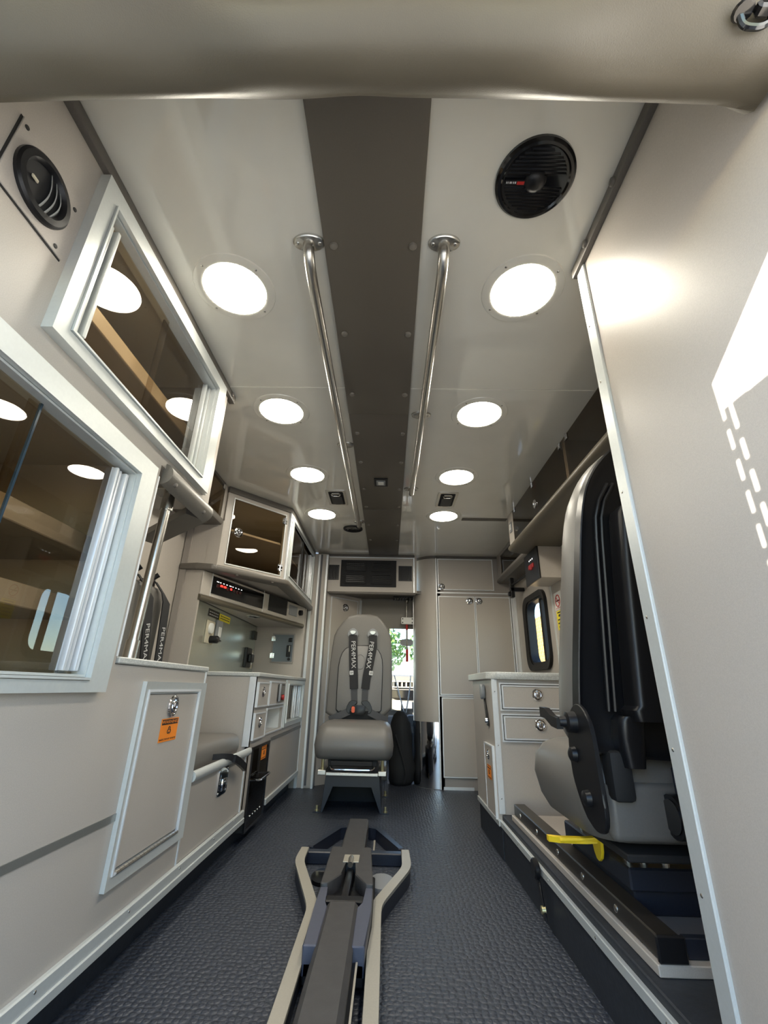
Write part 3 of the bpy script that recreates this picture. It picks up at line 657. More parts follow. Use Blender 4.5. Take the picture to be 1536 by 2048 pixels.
MB().box(-.69, -.672, 2.772, 2.795, 1.335, 1.795, bev=.004, seg=2).build('corner_trim', ALUS, c6)
pad = MB().prism([(-1.19, 2.40), (-1.085, 2.395), (-1.00, 2.405), (-.665, 2.755), (-.652, 2.80), (-.652, 3.76), (-.68, 3.80), (-.72, 3.80), (-.72, 2.82), (-1.02, 2.48), (-1.19, 2.48)], 1.30, 1.336, W, bev=.011, seg=3).build('bumper_pad', BRONZE, c6)
for q in ((-.90, 2.525), (-.735, 2.70)): inst('button', BUTTONB, pad, FC, (q[0], -q[1], .529), .010)
MB().prism([(-1.19, 2.46), (-1.02, 2.46), (-.715, 2.80), (-.70, 3.65), (-1.19, 3.65)], 1.318, 1.334).build('underside', LAM, c6)

# ---- switch console below it
A, Bp = V((-1.06, 2.42, 0)), V((-.70, 3.62, 0)); du = (Bp-A).normalized(); FS = Fr(A, du, (0, 0, 1), (du.y, -du.x, 0)); LS = (Bp-A).length
c7 = thing('switch_console', 'angled laminate switch console with red lit rocker switches under the corner cabinet', 'console', (-.9, 3.0, 1.14))
MB().prism([(-1.062, 2.424), (-.712, 3.645), (-1.062, 3.645)], 1.142, 1.299).build('body', LAM, c7)
MB().box(.0, LS, 1.165, 1.299, 0, .012, FS, bev=.003).build('fascia', LAM, c7)
MB().loft([[FS.p(u, 1.150+.017*math.sin(q), .002+.017*math.cos(q)) for q in [2*math.pi*k/14 for k in range(14)]] for u in (0, LS-.01)]).build('rolled_edge', PAD, c7)
pn = MB().box(.085, .625, 1.186, 1.285, .012, .016, FS).build('switch_panel', BLKG, c7)
r1, r2_ = MB(), MB()
for k in range(9):
    u = .118+k*.030
    r1.box(u, u+(.022 if k in (0, 4) else .012), 1.2575, 1.2625, .016, .0165, FS)
r1.build('white_indicators', LEDW, pn)
for k in range(8):
    u = .118+k*.032; r2_.box(u, u+.022, 1.226+(.006 if k % 3 else 0), 1.246, .016, .021, FS, bev=.002)
r2_.build('dark_rockers', pm('dark_red_rocker', (.06, .004, .004), .3), pn)
for a_, b_ in ((.150, .172), (.182, .204), (.246, .260)): MB().box(a_, b_, 1.236, 1.247, .0205, .0225, FS).build('lit_rocker', LEDR, pn)
MB().box(.078, .083, 1.17, 1.31, .012, .014, FS).box(.628, .634, 1.17, 1.31, .012, .014, FS).build('dividers', ALUS, c7)
MB().box(.70, .955, 1.190, 1.300, .012, .016, FS).build('monitor', BLKM, c7, label='blank black monitor')
MB().box(.99, 1.115, 1.205, 1.280, .012, .018, FS, bev=.002).build('control_head', GREYP, c7)
MB().lathe([(0, .012), (.022, .012), (.020, .034), (0, .036)], FS, 18, (1.165, 1.243, 0)).build('microphone_clip', BLK, c7)
lg = Fr((-.93, 3.05, 1.142), (1, 0, 0), (0, -1, 0), (0, 0, -1))
MB().lathe([(0, .003), (.035, .003), (.045, .008), (.052, .004), (.052, 0)], lg, 28).build('down_light', CHROME, c7)

# ---- front left pilaster
struct('wall_pilaster', MB().box(-.69, -.555, 3.80, 3.90, 0, 1.81, bev=.003).box(-1.19, -.69, 3.80, 3.90, 0, 1.81), LAM)
struct('trim_9', MB().box(-.696, -.674, 3.79, 3.806, .0, 1.80, bev=.002).box(-.640, -.622, 3.792, 3.80, .0, 1.80, bev=.002).box(-.572, -.553, 3.792, 3.806, .0, 1.80, bev=.002), ALUS)
struct('trim_10', MB().box(-.618, -.604, 3.789, 3.80, .02, 1.80), pm('grey_seal', (.09, .09, .10), .4))

# ================================================================ FRONT WALL
struct('wall_front', MB().box(-.60, .235, 3.88, 3.93, 1.488, 1.83), LAM)
struct('trim_11', MB().box(-.602, -.594, 3.872, 3.88, 1.49, 1.81).box(.205, .215, 3.872, 3.88, 1.49, 1.81).box(-.6, .215, 3.874, 3.88, 1.80, 1.808), ALUS)
MB().box(-.545, .225, 3.868, 3.93, 1.468, 1.490, bev=.007, seg=3).build('doorway_pad', BRONZE, label='slim taupe pad along the top of the front doorway', category='padding')
ac = thing('air_conditioner', 'black plate with four air vents above the front doorway', 'air vents', (-.198, 3.87, 1.536))
MB().box(-.447, .052, 1.536, 1.778, 0, .008, FF, bev=.002).build('plate', BLKM, ac)
for cx in (-.315, -.08):
    for cz in (1.718, 1.604):
        vt = MB().ring(rr(cx-.095, cx+.095, cz-.046, cz+.046, .012), rr(cx-.080, cx+.080, cz-.033, cz+.033, .006), .008, .016, FF).build('vent', BLKM, ac)
        sl = MB()
        for k in range(4): sl.box(cx-.08, cx+.08, cz-.028+k*.0165, cz-.022+k*.0165, .008, .015, FF)
        for k in range(9): sl.box(cx-.074+k*.0175, cx-.072+k*.0175, cz-.033, cz+.033, .008, .0135, FF)
        sl.build('vanes', BLK, vt)
for x0, x1, side in ((-.603, -.462, 'left'), (.060, .194, 'right')):
    x0 += .012
    g = thing('louvre_grille', f'small square black louvred grille {side} of the vent panel', 'grille', ((x0+x1)/2, 3.87, 1.594), 'black louvred grilles')
    MB().ring(rect(x0, x1, 1.594, 1.730), rect(x0+.006, x1-.006, 1.600, 1.724), 0, .008, FF).build('frame', BLK, g)
    MB().box(x0+.006, x1-.006, 1.600, 1.724, 0, .002, FF).build('back', BLKM, g)
    n_ = 9
    for k in range(n_):
        u = x0+.010+(x1-x0-.020)*k/(n_-1); MB().box(u-.003, u+.003, 1.600, 1.724, .002, .007, FF).build('slat', BLK, g)

# rounded column right of the doorway with chrome kick wrap
def colsec(z, g=0.): 
    P = []
    for k in range(15):
        a = math.pi*k/28; P.append((.405-(.19+g)*math.cos(a), 4.07-(.19+g)*math.sin(a), z))
    return P
struct('wall_column', MB().loft([colsec(0)+[(.44, 3.88, 0), (.44, 4.07, 0)], colsec(1.81)+[(.44, 3.88, 1.81), (.44, 4.07, 1.81)]]), LAM, ang=30)
MB().loft([colsec(.004, .004)+colsec(.004, .0008)[::-1], colsec(.462, .004)+colsec(.462, .0008)[::-1]]).build('kick_wrap', CHROME, label='polished chrome kick plate around the foot of the rounded column', category='kick plate')
struct('trim_12', MB().loft([colsec(1.808, .008)+[(.44, 3.87, 1.808), (.44, 4.07, 1.808)], colsec(1.8295, .008)+[(.44, 3.87, 1.8295), (.44, 4.07, 1.8295)]]), BRONZE)
struct('trim_13', MB().box(.402, .414, 3.872, 3.885, 0, 1.808, bev=.002).box(.212, .222, 4.06, 4.075, 0, 1.488), ALUS)

# ---- wardrobe lockers right of the column
wb = thing('locker', 'tall grey laminate locker with four framed doors on the front wall, right', 'locker', (.74, 3.98, 0))
MB().box(.414, 1.08, 3.88, 4.2, 0, 1.81).build('carcass', LAMD, wb)
framed_door(wb, 'door', FF, .420, .915, 1.520, 1.803, LAM, latch=(.452, 1.548), ls=1.05)
framed_door(wb, 'door', FF, .420, .738, .665, 1.465, LAM, latch=(.695, 1.425), ls=1.05)
framed_door(wb, 'door', FF, .742, 1.045, .665, 1.465, LAM, latch=(.776, 1.425), ls=1.05)
framed_door(wb, 'door', FF, .430, .86, .082, .645, LAM, latch=(.735, .60), ls=1.05)
MB().box(.414, 1.05, 1.492, 1.502, 0, .004, FF).box(.414, 1.05, .652, .660, 0, .004, FF).build('rail_trim', ALUS, wb)
MB().box(.43, .66, .0, .02, 0, .006, FF).build('floor_trim', ALUS, wb)
struct('trim_14', MB().box(1.052, 1.08, 3.86, 3.90, 0, 1.60, bev=.003).box(1.058, 1.080, 3.80, 3.86, 0, 1.55, bev=.002), ALUS)
# ================================================================ ATTENDANT SEAT (facing the camera)
def scaled(P, k, cx, cz): return [(cx+(x-cx)*k, cz+(z-cz)*k) for x, z in P]
def smooth(P, n=1):
    for _ in range(n):
        Q = []
        for i in range(len(P)):
            a, b = P[i], P[(i+1) % len(P)]
            Q += [(a[0]*.75+b[0]*.25, a[1]*.75+b[1]*.25), (a[0]*.25+b[0]*.75, a[1]*.25+b[1]*.75)]
        P = Q
    return P
def seat_loft(x0, x1, y0, y1, secs, r=.06):
    loops = []
    for z, ins, dyf in secs:
        loops.append([(x, y, z) for x, y in rr(x0+ins, x1-ins, y0+ins+dyf, y1-ins, r)])
    return MB().loft(loops)
OUT = smooth([(-.289, 1.214), (-.338, 1.17), (-.404, 1.077), (-.414, .998), (-.422, .903), (-.430, .739), (-.436, .47), (.026, .47), (.023, .879), (.016, 1.013), (0, 1.092), (-.051, 1.168), (-.105, 1.214)], 1)
se = thing('attendant_seat', 'grey vinyl attendant seat with black harness on a pedestal, facing the camera', 'seat', (-.205, 3.3, 0))
MB().loft([[(x, y, z) for x, z in scaled(OUT, k, -.205, .84)] for y, k in ((3.335, .94), (3.338, .985), (3.352, 1.0), (3.42, 1.0), (3.445, .96))]).build('backrest', SEATV, se, ang=60)
INN = smooth([(-.359, .50), (-.361, .74), (-.358, .871), (-.330, .955), (-.270, .986), (-.118, .986), (-.066, .945), (-.046, .877), (-.047, .747), (-.050, .50)], 1)
pnl = MB().loft([[(x, y, z) for x, z in scaled(INN, k, -.205, .74)] for y, k in ((3.34, 1), (3.325, 1.), (3.318, .965))]).build('back_insert', SEATL, se, ang=60)
MB().tube([(x, 3.327, z) for x, z in INN]+[(INN[0][0], 3.327, INN[0][1])], .0035, 6).build('piping', BLK, pnl)
MB().tube([(-.205+.03*math.cos(a), 3.3165, .875+.05*math.sin(a)) for a in [2*math.pi*k/20 for k in range(21)]], .0012, 5).build('stitched_emblem', SEATV, pnl)
seat_loft(-.452, .036, 2.985, 3.42, ((.296, .045, .02), (.300, .02, .006), (.325, .006, .0), (.375, 0, 0), (.43, .008, .006), (.470, .020, .02), (.495, .045, .05), (.503, .085, .09))).build('seat_cushion', SEATV, se, ang=80)
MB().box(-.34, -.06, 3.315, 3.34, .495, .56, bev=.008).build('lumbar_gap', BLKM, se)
def strap(pts, hw, y, mat, name, parent, t=.003):
    L = []
    for i, (x, z) in enumerate(pts):
        a = pts[max(0, i-1)]; b = pts[min(len(pts)-1, i+1)]; d_ = V((b[0]-a[0], b[1]-a[1])).normalized(); nx, nz = -d_.y, d_.x
        yy = y[i] if isinstance(y, (list, tuple)) else y
        L.append([(x+nx*hw, yy, z+nz*hw), (x-nx*hw, yy, z-nz*hw), (x-nx*hw, yy-t, z-nz*hw), (x+nx*hw, yy-t, z+nz*hw)])
    return MB().loft(L).build(name, mat, parent)
fs = Fr((0, 3.307, 0), (1, 0, 0), (0, 0, 1), (0, -1, 0))
for x0, x1, x2, x3 in ((-.266, -.248, -.241, -.235), (-.122, -.154, -.163, -.164)):
    an = MB().prism(smooth([(x0-.045, 1.075), (x0, 1.118), (x0+.045, 1.075), (x0+.03, 1.035), (x0-.03, 1.035)], 2), .022, .03, Fr((0, 3.343, 0), (1, 0, 0), (0, 0, 1), (0, -1, 0)), bev=.002).build('anchor_plate', GREYP, se)
    MB().prism(smooth([(x0-.026, 1.09), (x0+.026, 1.09), (x0+.014, 1.062), (x0-.014, 1.062)], 2), .03, .042, Fr((0, 3.343, 0), (1, 0, 0), (0, 0, 1), (0, -1, 0)), bev=.003).build('anchor_cap', ALU, an)
    MB().tube([(x0-.028, 3.325, 1.072), (x0-.02, 3.318, 1.058), (x0+.02, 3.318, 1.058), (x0+.028, 3.325, 1.072)], .006, 8).build('belt_loop', BLK, an)
    strap([(x0+.001, 1.058), (x0+.004, .98), (x1, .775)], .030, (3.318, 3.313, 3.311), BELT, 'shoulder_pad', se, .007)
    strap([(x1, .785), (x2, .695)], .029, 3.310, BELT, 'shoulder_pad_end', se, .006)
    strap([(x2, .70), (x3, .602)], .021, 3.311, BELTG, 'webbing', se)
    ang = math.atan2(x1-x0, 1.06-.775)
    lf = Fr(fs.p((x0+x1)/2+.001, .905, 0), (1, 0, 0), (0, 0, 1), (0, -1, 0))
    text('lettering', 'PER4MAX', .044, lf, .0, .018, .004, INKW, se, rot=-math.pi/2+ang)
    bx5 = Fr(lf.p(-math.sin(-ang)*-.105*1.0, -.105*math.cos(ang), .004), (math.cos(ang), 0, math.sin(ang)), (-math.sin(ang), 0, math.cos(ang)), (0, -1, 0))
    MB().prism(rr(-.014, .014, -.014, .014, .005, 3), 0, .0004, bx5).build('logo_tile', INKW, se)
    text('lettering', '5', .026, bx5, 0, 0, .0006, BELT, se, rot=-math.pi/2)
MB().prism(smooth([(-.262, .625), (-.215, .62), (-.215, .60), (-.25, .585), (-.27, .56), (-.255, .54), (-.28, .54), (-.292, .57)], 1), 0, .022, Fr((0, 3.315, 0), (1, 0, 0), (0, 0, 1), (0, -1, 0)), bev=.003).build('buckle_arm', BLK, se)
MB().prism(smooth([(-.138, .625), (-.185, .62), (-.185, .60), (-.15, .585), (-.13, .56), (-.145, .54), (-.12, .54), (-.108, .57)], 1), 0, .022, Fr((0, 3.315, 0), (1, 0, 0), (0, 0, 1), (0, -1, 0)), bev=.003).build('buckle_arm', BLK, se)
bu = MB().prism(rr(-.250, -.158, .535, .592, .012), .0, .028, Fr((0, 3.312, 0), (1, 0, 0), (0, 0, 1), (0, -1, 0)), bev=.005, seg=2).build('buckle', BLK, se)
MB().prism(rr(-.250, -.228, .545, .584, .008), .028, .032, Fr((0, 3.312, 0), (1, 0, 0), (0, 0, 1), (0, -1, 0)), bev=.001).build('release_button', REDO, bu)
strap([(-.268, .552), (-.33, .525), (-.40, .497)], .022, (3.30, 3.29, 3.30), BELTG, 'lap_belt', se)
strap([(-.132, .552), (-.07, .525), (-.005, .50)], .022, (3.30, 3.29, 3.30), BELTG, 'lap_belt', se)
ud = MB(); ud.box(-.36, -.06, 3.03, 3.40, .262, .297, bev=.004).box(-.34, -.09, 3.0, 3.04, .268, .292, bev=.003)
ud.build('seat_pan', BLKM, se)
sl = MB().box(-.415, -.365, 3.0, 3.42, .218, .245, bev=.003).box(-.055, -.005, 3.0, 3.42, .218, .245, bev=.003).box(-.365, -.055, 3.01, 3.03, .215, .232, bev=.002)
sl.build('slide_rails', STEEL, se)
for x in (-.39, -.03): MB().tube([(x, 3.03, .245), (x, 3.03, .298)], .009, 10).build('slide_bolt', BOLT, se)
MB().tube(fillet([(-.34, 3.03, .26), (-.33, 2.99, .25), (-.09, 2.99, .25), (-.08, 3.03, .26)], .02), .006, 8).build('adjuster_bar', CHROME, se)
pf = Fr((0, 3.14, 0), (1, 0, 0), (0, 0, 1), (0, -1, 0))
pe = MB().prism([(-.400, .0), (-.380, .210), (-.050, .210), (-.030, .0), (-.042, .0), (-.095, .138), (-.335, .138), (-.388, .0)], -.02, 0, pf, bev=.002)
pe.box(-.378, -.052, 3.16, 3.58, .17, .214)
pe.prism([(-.398, 0), (-.380, .21), (-.375, .21), (-.392, 0)], -.45, -.02, pf).prism([(-.032, 0), (-.050, .21), (-.055, .21), (-.038, 0)], -.45, -.02, pf)
pe.build('pedestal', NAVY, se)
MB().box(-.39, -.04, 3.44, 3.46, 0, .17).build('pedestal_back', BLKM, se)
for x, y in ((-.424, 3.15), (-.008, 3.15), (-.012, 3.60)):
    ft = MB().box(x-.022, x+.022, y-.02, y+.02, 0, .005).build('foot_tab', NAVY, se)
    MB().lathe([(0, .005), (.012, .005), (.012, .012), (.0075, .013), (.0075, .034), (0, .035)], W, 12, (x, y, 0)).build('anchor_bolt', BOLT, ft)

# ================================================================ STRETCHER MOUNT ON THE FLOOR
sm = thing('stretcher_mount', 'stretcher floor mount with splayed champagne rails and a black centre track', 'stretcher mount', (-.13, 1.8, 0))
def bar(path, w, z0, z1, name, mat, parent, bev=.004):
    path = [V((x, y, 0)) for x, y in path]; L = []; R_ = []
    for i, p in enumerate(path):
        d1_ = (p-path[i-1]).normalized() if i else None; d2_ = (path[i+1]-p).normalized() if i < len(path)-1 else None
        t_ = ((d1_ or d2_)+(d2_ or d1_)).normalized(); n_ = V((-t_.y, t_.x, 0)); k = 1/max(.5, n_.dot(V((-(d2_ or d1_).y, (d2_ or d1_).x, 0))))
        L.append(p+n_*w/2*k); R_.append(p-n_*w/2*k)
    pts = [(p.x, p.y) for p in L]+[(p.x, p.y) for p in reversed(R_)]
    return MB().prism(pts, z0, z1, W, bev=bev).build(name, mat, parent)
lr = [(p.x, p.y) for p in fillet([(-.214, .45, 0), (-.228, 1.76, 0), (-.348, 2.16, 0), (-.351, 2.32, 0)], .05, 4)]
rr_ = [(p.x, p.y) for p in fillet([(-.022, .45, 0), (-.030, 1.79, 0), (.083, 2.12, 0), (.083, 2.32, 0)], .05, 4)]
for P in (lr, rr_):
    g = bar(P, .036, .046, .056, 'side_rail', RAILP, sm, .003)
    bar(P, .030, .0, .0462, 'rail_web', NAVY, g, .001)
bar([(-.128, .45), (-.128, 1.69)], .098, .055, .100, 'centre_track', TRACK, sm, .012)
bar([(-.128, .45), (-.128, 1.9)], .118, .03, .062, 'track_base', BLK, sm, .004)
MB().prism([(-.218, 2.16), (-.060, 2.16), (-.040, 1.80), (-.064, 1.80), (-.106, 1.885), (-.110, 2.01), (-.148, 2.01), (-.152, 1.885), (-.190, 1.80), (-.214, 1.80)], .03, .104, W, bev=.003).build('head_top', TRACK, sm)
MB().prism([(-.206, 1.445), (-.050, 1.445), (-.038, 1.64), (-.038, 2.0), (-.214, 2.0), (-.210, 1.64)], .012, .060, W, bev=.004).build('head_body', BLKM, sm)
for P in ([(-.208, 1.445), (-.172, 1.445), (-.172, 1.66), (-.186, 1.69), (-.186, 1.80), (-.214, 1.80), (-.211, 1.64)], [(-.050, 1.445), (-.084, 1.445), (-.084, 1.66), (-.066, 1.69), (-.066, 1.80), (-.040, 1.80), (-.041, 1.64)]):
    MB().prism(P, .03, .094, W, bev=.003).build('head_cheek', NAVYSKY, sm)
MB().box(-.186, -.066, 1.70, 1.74, .055, .094, bev=.004).build('well_sill', BLK, sm)
MB().box(-.158, -.100, 1.985, 2.06, .104, .1075, bev=.001).build('striker_plate', RAILP, sm)
MB().tube([(-.129, 1.965, .104), (-.129, 2.0, .111), (-.129, 2.025, .106)], .010, 12).build('striker_pin', STEEL, sm)
MB().box(-.142, -.116, 1.72, 1.98, .055, .088, bev=.006, seg=2).build('guide_rib', BLK, sm)
bar([(-.139, 2.15), (-.139, 2.66)], .098, .03, .086, 'nose', TRACK, sm, .006)
bar([(-.190, 2.66), (-.240, 2.65), (-.335, 2.35)], .030, .0, .05, 'front_brace', NAVY, sm, .004)
bar([(-.088, 2.66), (-.040, 2.65), (.068, 2.35)], .030, .0, .05, 'front_brace', NAVY, sm, .004)
bar([(-.34, 2.315), (-.19, 2.315)], .040, .0, .046, 'cross_tie', NAVY, sm, .004)
bar([(-.07, 2.315), (.075, 2.315)], .040, .0, .046, 'cross_tie', NAVY, sm, .004)
MB().box(-.060, -.052, 2.33, 2.60, .0, .012).build('guide_strip', RAILP, sm)
MB().box(-.071, -.066, .45, 1.44, .062, .066).build('guide_wire', RAILP, sm)
for s in (-1, 1): MB().lathe([(0, 0), (.05, 0), (.048, .012), (0, .013)], W, 28, (-.13+s*.115, 2.13-.02*s, 0), (1, 1.6)).build('floor_cup', GREYP if s > 0 else BLKG, sm)

# ================================================================ RIGHT SIDE
# partition by the rear door
pt = struct('wall_partition', MB().box(.52, 1.08, .3, .912, 0, 1.83), LAM)
pe_ = struct('trim_15', MB().box(.514, .526, .876, .915, .0, 1.797, bev=.002).box(.516, .53, .913, .918, 0, 1.797), ALU)
for z in (1.775, 1.60, 1.42, 1.12, .845, .61, .40, .2): inst('screw', SCREW, pe_, FP, (-.902, z, .0055), .0035)
# seat platform
struct('floor_platform', MB().box(.53, 1.08, .913, 2.40, 0, .175, bev=.003), RUB)
tr = struct('trim_16', MB().box(.518, .531, .913, 2.42, .132, .156, bev=.002), ALU)
for y in (1.1, 1.4, 1.75, 2.1, 2.35): inst('screw', SCREW, tr, FP, (-y, .144, .0015), .0035)
struct('baseboard_right', MB().box(.526, .54, 2.4, 2.93, 0, .13), RUB)

# platform-mounted seat rail
ra = thing('seat_rail', 'black slide rail with dome screws on a pale base board, on the right platform', 'seat rail', (.8, 1.7, .175))
MB().box(.552, 1.08, 1.17, 2.31, .1755, .196, bev=.002).build('base_board', LAM, ra)
rl = MB().box(.562, .612, 1.175, 2.30, .1965, .240, bev=.003).build('rail', pm('bronze_rail', (.055, .048, .04), .35, .6), ra)
MB().box(.556, .616, 1.168, 1.178, .1965, .243, bev=.003).build('end_cap', BLK, ra)
for y in (1.36, 1.56, 1.76, 1.98, 2.2): inst('dome_screw', SCREW, rl, FP, (-y, .217, -.0425), .0085)
MB().box(.645, 1.07, 1.20, 2.28, .1965, .203, bev=.001).build('slide_plate', LAMD, ra)
MB().box(.625, .70, 1.19, 1.21, .1965, .232, bev=.002).build('end_stop', NAVY, ra)

# swivel seat seen from behind
s2 = thing('swivel_seat', 'grey vinyl seat with a black moulded back shell, behind the right partition', 'seat', (.73, 1.5, .204))
MB().box(.600, .90, 1.345, 1.78, .255, .303, bev=.004).build('pedestal_upper', NAVY, s2)
MB().box(.612, .888, 1.36, 1.76, .2035, .255, bev=.004).build('pedestal_lower', NAVY, s2)
for x, y in ((.625, 1.40), (.655, 1.38), (.70, 1.36), (.78, 1.36), (.625, 1.70)): MB().tube([(x, y, .303), (x, y, .36)], .010, 10).build('stud', STEEL, s2)
seat_loft(.492, .968, 1.27, 1.765, ((.352, .06, .02), (.365, .03, .0), (.40, .012, 0), (.46, .0, 0), (.51, .006, 0), (.545, .028, .0), (.562, .06, .02), (.568, .10, .05)), .085).build('seat_cushion', SEATV, s2, ang=80)
MB().box(.54, .92, 1.262, 1.30, .372, .50, bev=.018, seg=3).build('seat_rear', SEATV, s2)
MB().box(.56, .92, 1.25, 1.70, .340, .356, bev=.003).build('seat_pan', BLKM, s2)
SO = smooth([(.485, .60), (.490, .72), (.513, .935), (.540, 1.19), (.575, 1.30), (.655, 1.392), (.735, 1.398), (.815, 1.392), (.895, 1.30), (.930, 1.19), (.957, .935), (.98, .72), (.985, .60), (.93, .55), (.54, .55)], 2)
def tilt(P, y, k=1.): return [(.735+(x-.735)*k, y-.10*(z-.6)/.8+.05, .95+(z-.95)*k) for x, z in P]
MB().loft([tilt(SO, y, k) for y, k in ((1.21, .90), (1.204, .965), (1.196, .985), (1.198, 1.0), (1.235, 1.005))]).build('back_shell', BLK, s2, ang=50)
MB().loft([tilt(SO, y, k) for y, k in ((1.236, .995), (1.25, 1.012), (1.30, 1.02), (1.345, .99), (1.36, .93))]).build('back_cushion', SEATV, s2, ang=70)
def tl(x, y, z): return (x, y-.10*(z-.6)/.8+.05, z)
for off in (0, .016):
    MB().tube([tl(.566+off+.014*k/9, 1.203, z) for k, z in enumerate([.66+.05*i for i in range(10)])]+[tl(.584+off, 1.203, 1.17), tl(.598+off, 1.203, 1.22), tl(.628+off, 1.203, 1.27)], .006, 8).build('shell_rib', BLK, s2)
MB().loft([[tl(x, y, z) for x, y in rr(a, b_, 1.13, 1.215, .02)] for z, a, b_ in ((.640, .600, .86), (.665, .594, .866), (.675, .604, .86), (1.0, .611, .85), (1.16, .618, .84), (1.18, .625, .83))]).build('shell_box', BLK, s2)
MB().loft([[tl(x, y, z) for x, y in rr(a, b_, 1.16, 1.23, .02)] for z, a, b_ in ((.535, .578, .630), (.60, .570, .635), (.64, .572, .640), (.65, .58, .635))]).build('shell_skirt', BLK, s2)
fsx = Fr((.490, 0, 0), (0, -1, 0), (0, 0, 1), (-1, 0, 0))
SP = smooth([(-1.195, .668), (-1.25, .680), (-1.302, .645), (-1.322, .57), (-1.318, .50), (-1.262, .425), (-1.20, .402), (-1.145, .428), (-1.158, .53), (-1.165, .62)], 2)
MB().prism(SP, 0, .010, fsx, bev=.002).build('recliner_plate', BLK, s2)
kb = MB().lathe([(0, .01), (.026, .01), (.024, .03), (.014, .034), (.012, .05), (0, .05)], fsx, 22, (-1.262, .632, 0)).build('recliner_knob', BLK, s2)
MB().loft([[fsx.p(u, z+a, .05+b_) for a, b_ in ((-.013, -.008), (.013, -.008), (.013, .008), (-.013, .008))] for u, z in ((-1.255, .628), (-1.30, .632), (-1.345, .648), (-1.385, .650))]).build('recliner_lever', BLK, kb)
for u, z in ((-1.283, .556), (-1.228, .470)): MB().lathe([(0, .01), (.018, .01), (.016, .022), (.008, .026), (0, .026)], fsx, 18, (u, z, 0)).build('plate_bolt', BLK, s2)
MB().tube([(.675, 1.24, .435), (.80, 1.24, .435)], .046, 24).build('belt_retractor', BLK, s2)
MB().tube([(.672, 1.24, .435), (.68, 1.24, .435)], .036, 24).build('retractor_cap', BLKG, s2)
MB().box(.70, .76, 1.20, 1.26, .475, .54, bev=.006).build('retractor_bracket', NAVY, s2)
MB().box(.545, .60, 1.235, 1.29, .46, .57, bev=.012, seg=2).build('hinge_cover', BLKM, s2)
yl = MB().tube([(.505, 1.54, .306), (.60, 1.47, .328), (.86, 1.42, .330)], .007, 8)
yl.loft([[(x, y+a, z+c) for a, c in ((-.009, -.007), (.009, -.007), (.009, .007), (-.009, .007))] for x, y, z in ((.478, 1.575, .302), (.505, 1.548, .306), (.56, 1.50, .318), (.585, 1.485, .324))])
yl.prism(smooth([(-1.455, .335), (-1.475, .345), (-1.51, .335), (-1.515, .30), (-1.49, .27), (-1.46, .29)], 1), 0, .008, Fr((.592, 0, 0), (0, -1, 0), (0, 0, 1), (-1, 0, 0)), bev=.001)
yl.build('yellow_lever', YELP, s2, label='yellow swivel release lever')
# buckle stalk on the riser
bs = thing('buckle_stalk', 'black seat belt buckle stalk bolted to the right platform riser', 'seat belt', (.51, 1.8, .04))
MB().prism(smooth([(-1.86, .165), (-1.83, .185), (-1.795, .165), (-1.80, .125), (-1.845, .12)], 1), .008, .026, FP, bev=.004).build('buckle', BLK, bs)
MB().prism([(-1.835, .125), (-1.81, .125), (-1.765, .03), (-1.79, .03)], .008, .015, FP, bev=.002).build('stalk', BLK, bs)
MB().lathe([(0, .008), (.012, .008), (.011, .02), (0, .021)], FP, 14, (-1.787, .055, 0)).build('anchor_bolt', BOLT, bs)

# ---- low drawer cabinet on the right
c8 = thing('drawer_cabinet', 'low grey laminate cabinet with two chrome-latched drawers, right beyond the seat', 'cabinet', (.8, 2.66, .13))
FN = Fr((0, 2.40, 0), (1, 0, 0), (0, 0, 1), (0, -1, 0))
MB().box(.522, 1.08, 2.402, 2.93, .176, .757).build('carcass', LAM, c8)
MB().box(2.40, 2.93, .13, .757, -.012, 0, Fr((.52, 0, 0), (0, 1, 0), (0, 0, 1), (-1, 0, 0))).build('side_panel', LAM, c8)
MB().box(.519, .546, .178, .757, -.004, .003, FN, bev=.001).build('corner_trim', ALUS, c8)
for z in (.70, .46, .24): inst('screw', SCREW, c8, FN, (.532, z, .003), .0035)
for z0, z1, lz in ((.612, .742, .690), (.474, .600, .553)):
    MB().ring(rect(.556, 1.075, z0, z1), rect(.563, 1.068, z0+.007, z1-.007), 0, .006, FN).build('drawer_frame', ALUS, c8)
    MB().ring(rect(.563, 1.068, z0+.007, z1-.007), rect(.567, 1.064, z0+.011, z1-.011), 0, .002, FN).build('drawer_gap', INK, c8)
    framed_door(c8, 'drawer', FN, .567, 1.064, z0+.011, z1-.011, latch=(.745, lz), ls=1.0)
fsd = Fr((.52, 0, 0), (0, -1, 0), (0, 0, 1), (-1, 0, 0))
framed_door(c8, 'side_door', fsd, -2.63, -2.43, .15, .452, latch=(-2.53, .405), ls=.8)
sticker(c8, fsd, -2.56, -2.475, .30, .36, .0125)
MB().box(-2.93, -2.40, .130, .150, .0, .006, fsd).build('base_trim', ALU, c8)
cp = MB().prism([(.545, 2.380), (1.08, 2.380), (1.08, 2.96), (.498, 2.96), (.498, 2.43)], .7575, .793, W, bev=.003).build('countertop', COUNTER, label='thick speckled grey countertop with a clipped corner on the right drawer cabinet', category='countertop')
bc = thing('belt_buckle', 'black seat belt buckle on a strap at the side of the right drawer cabinet', 'seat belt', (.51, 2.57, .55))
MB().prism(smooth([(-2.60, .70), (-2.59, .735), (-2.55, .735), (-2.545, .69), (-2.56, .66), (-2.585, .66)], 1), .004, .026, fsd, bev=.004).build('buckle', GREYP, bc)
MB().prism([(-2.585, .668), (-2.565, .668), (-2.50, .56), (-2.50, .535), (-2.53, .535)], .002, .010, fsd, bev=.002).build('strap', BLK, bc)
MB().lathe([(0, .010), (.014, .010), (.012, .02), (0, .021)], fsd, 14, (-2.515, .56, 0)).build('anchor_bolt', CHROME, bc)

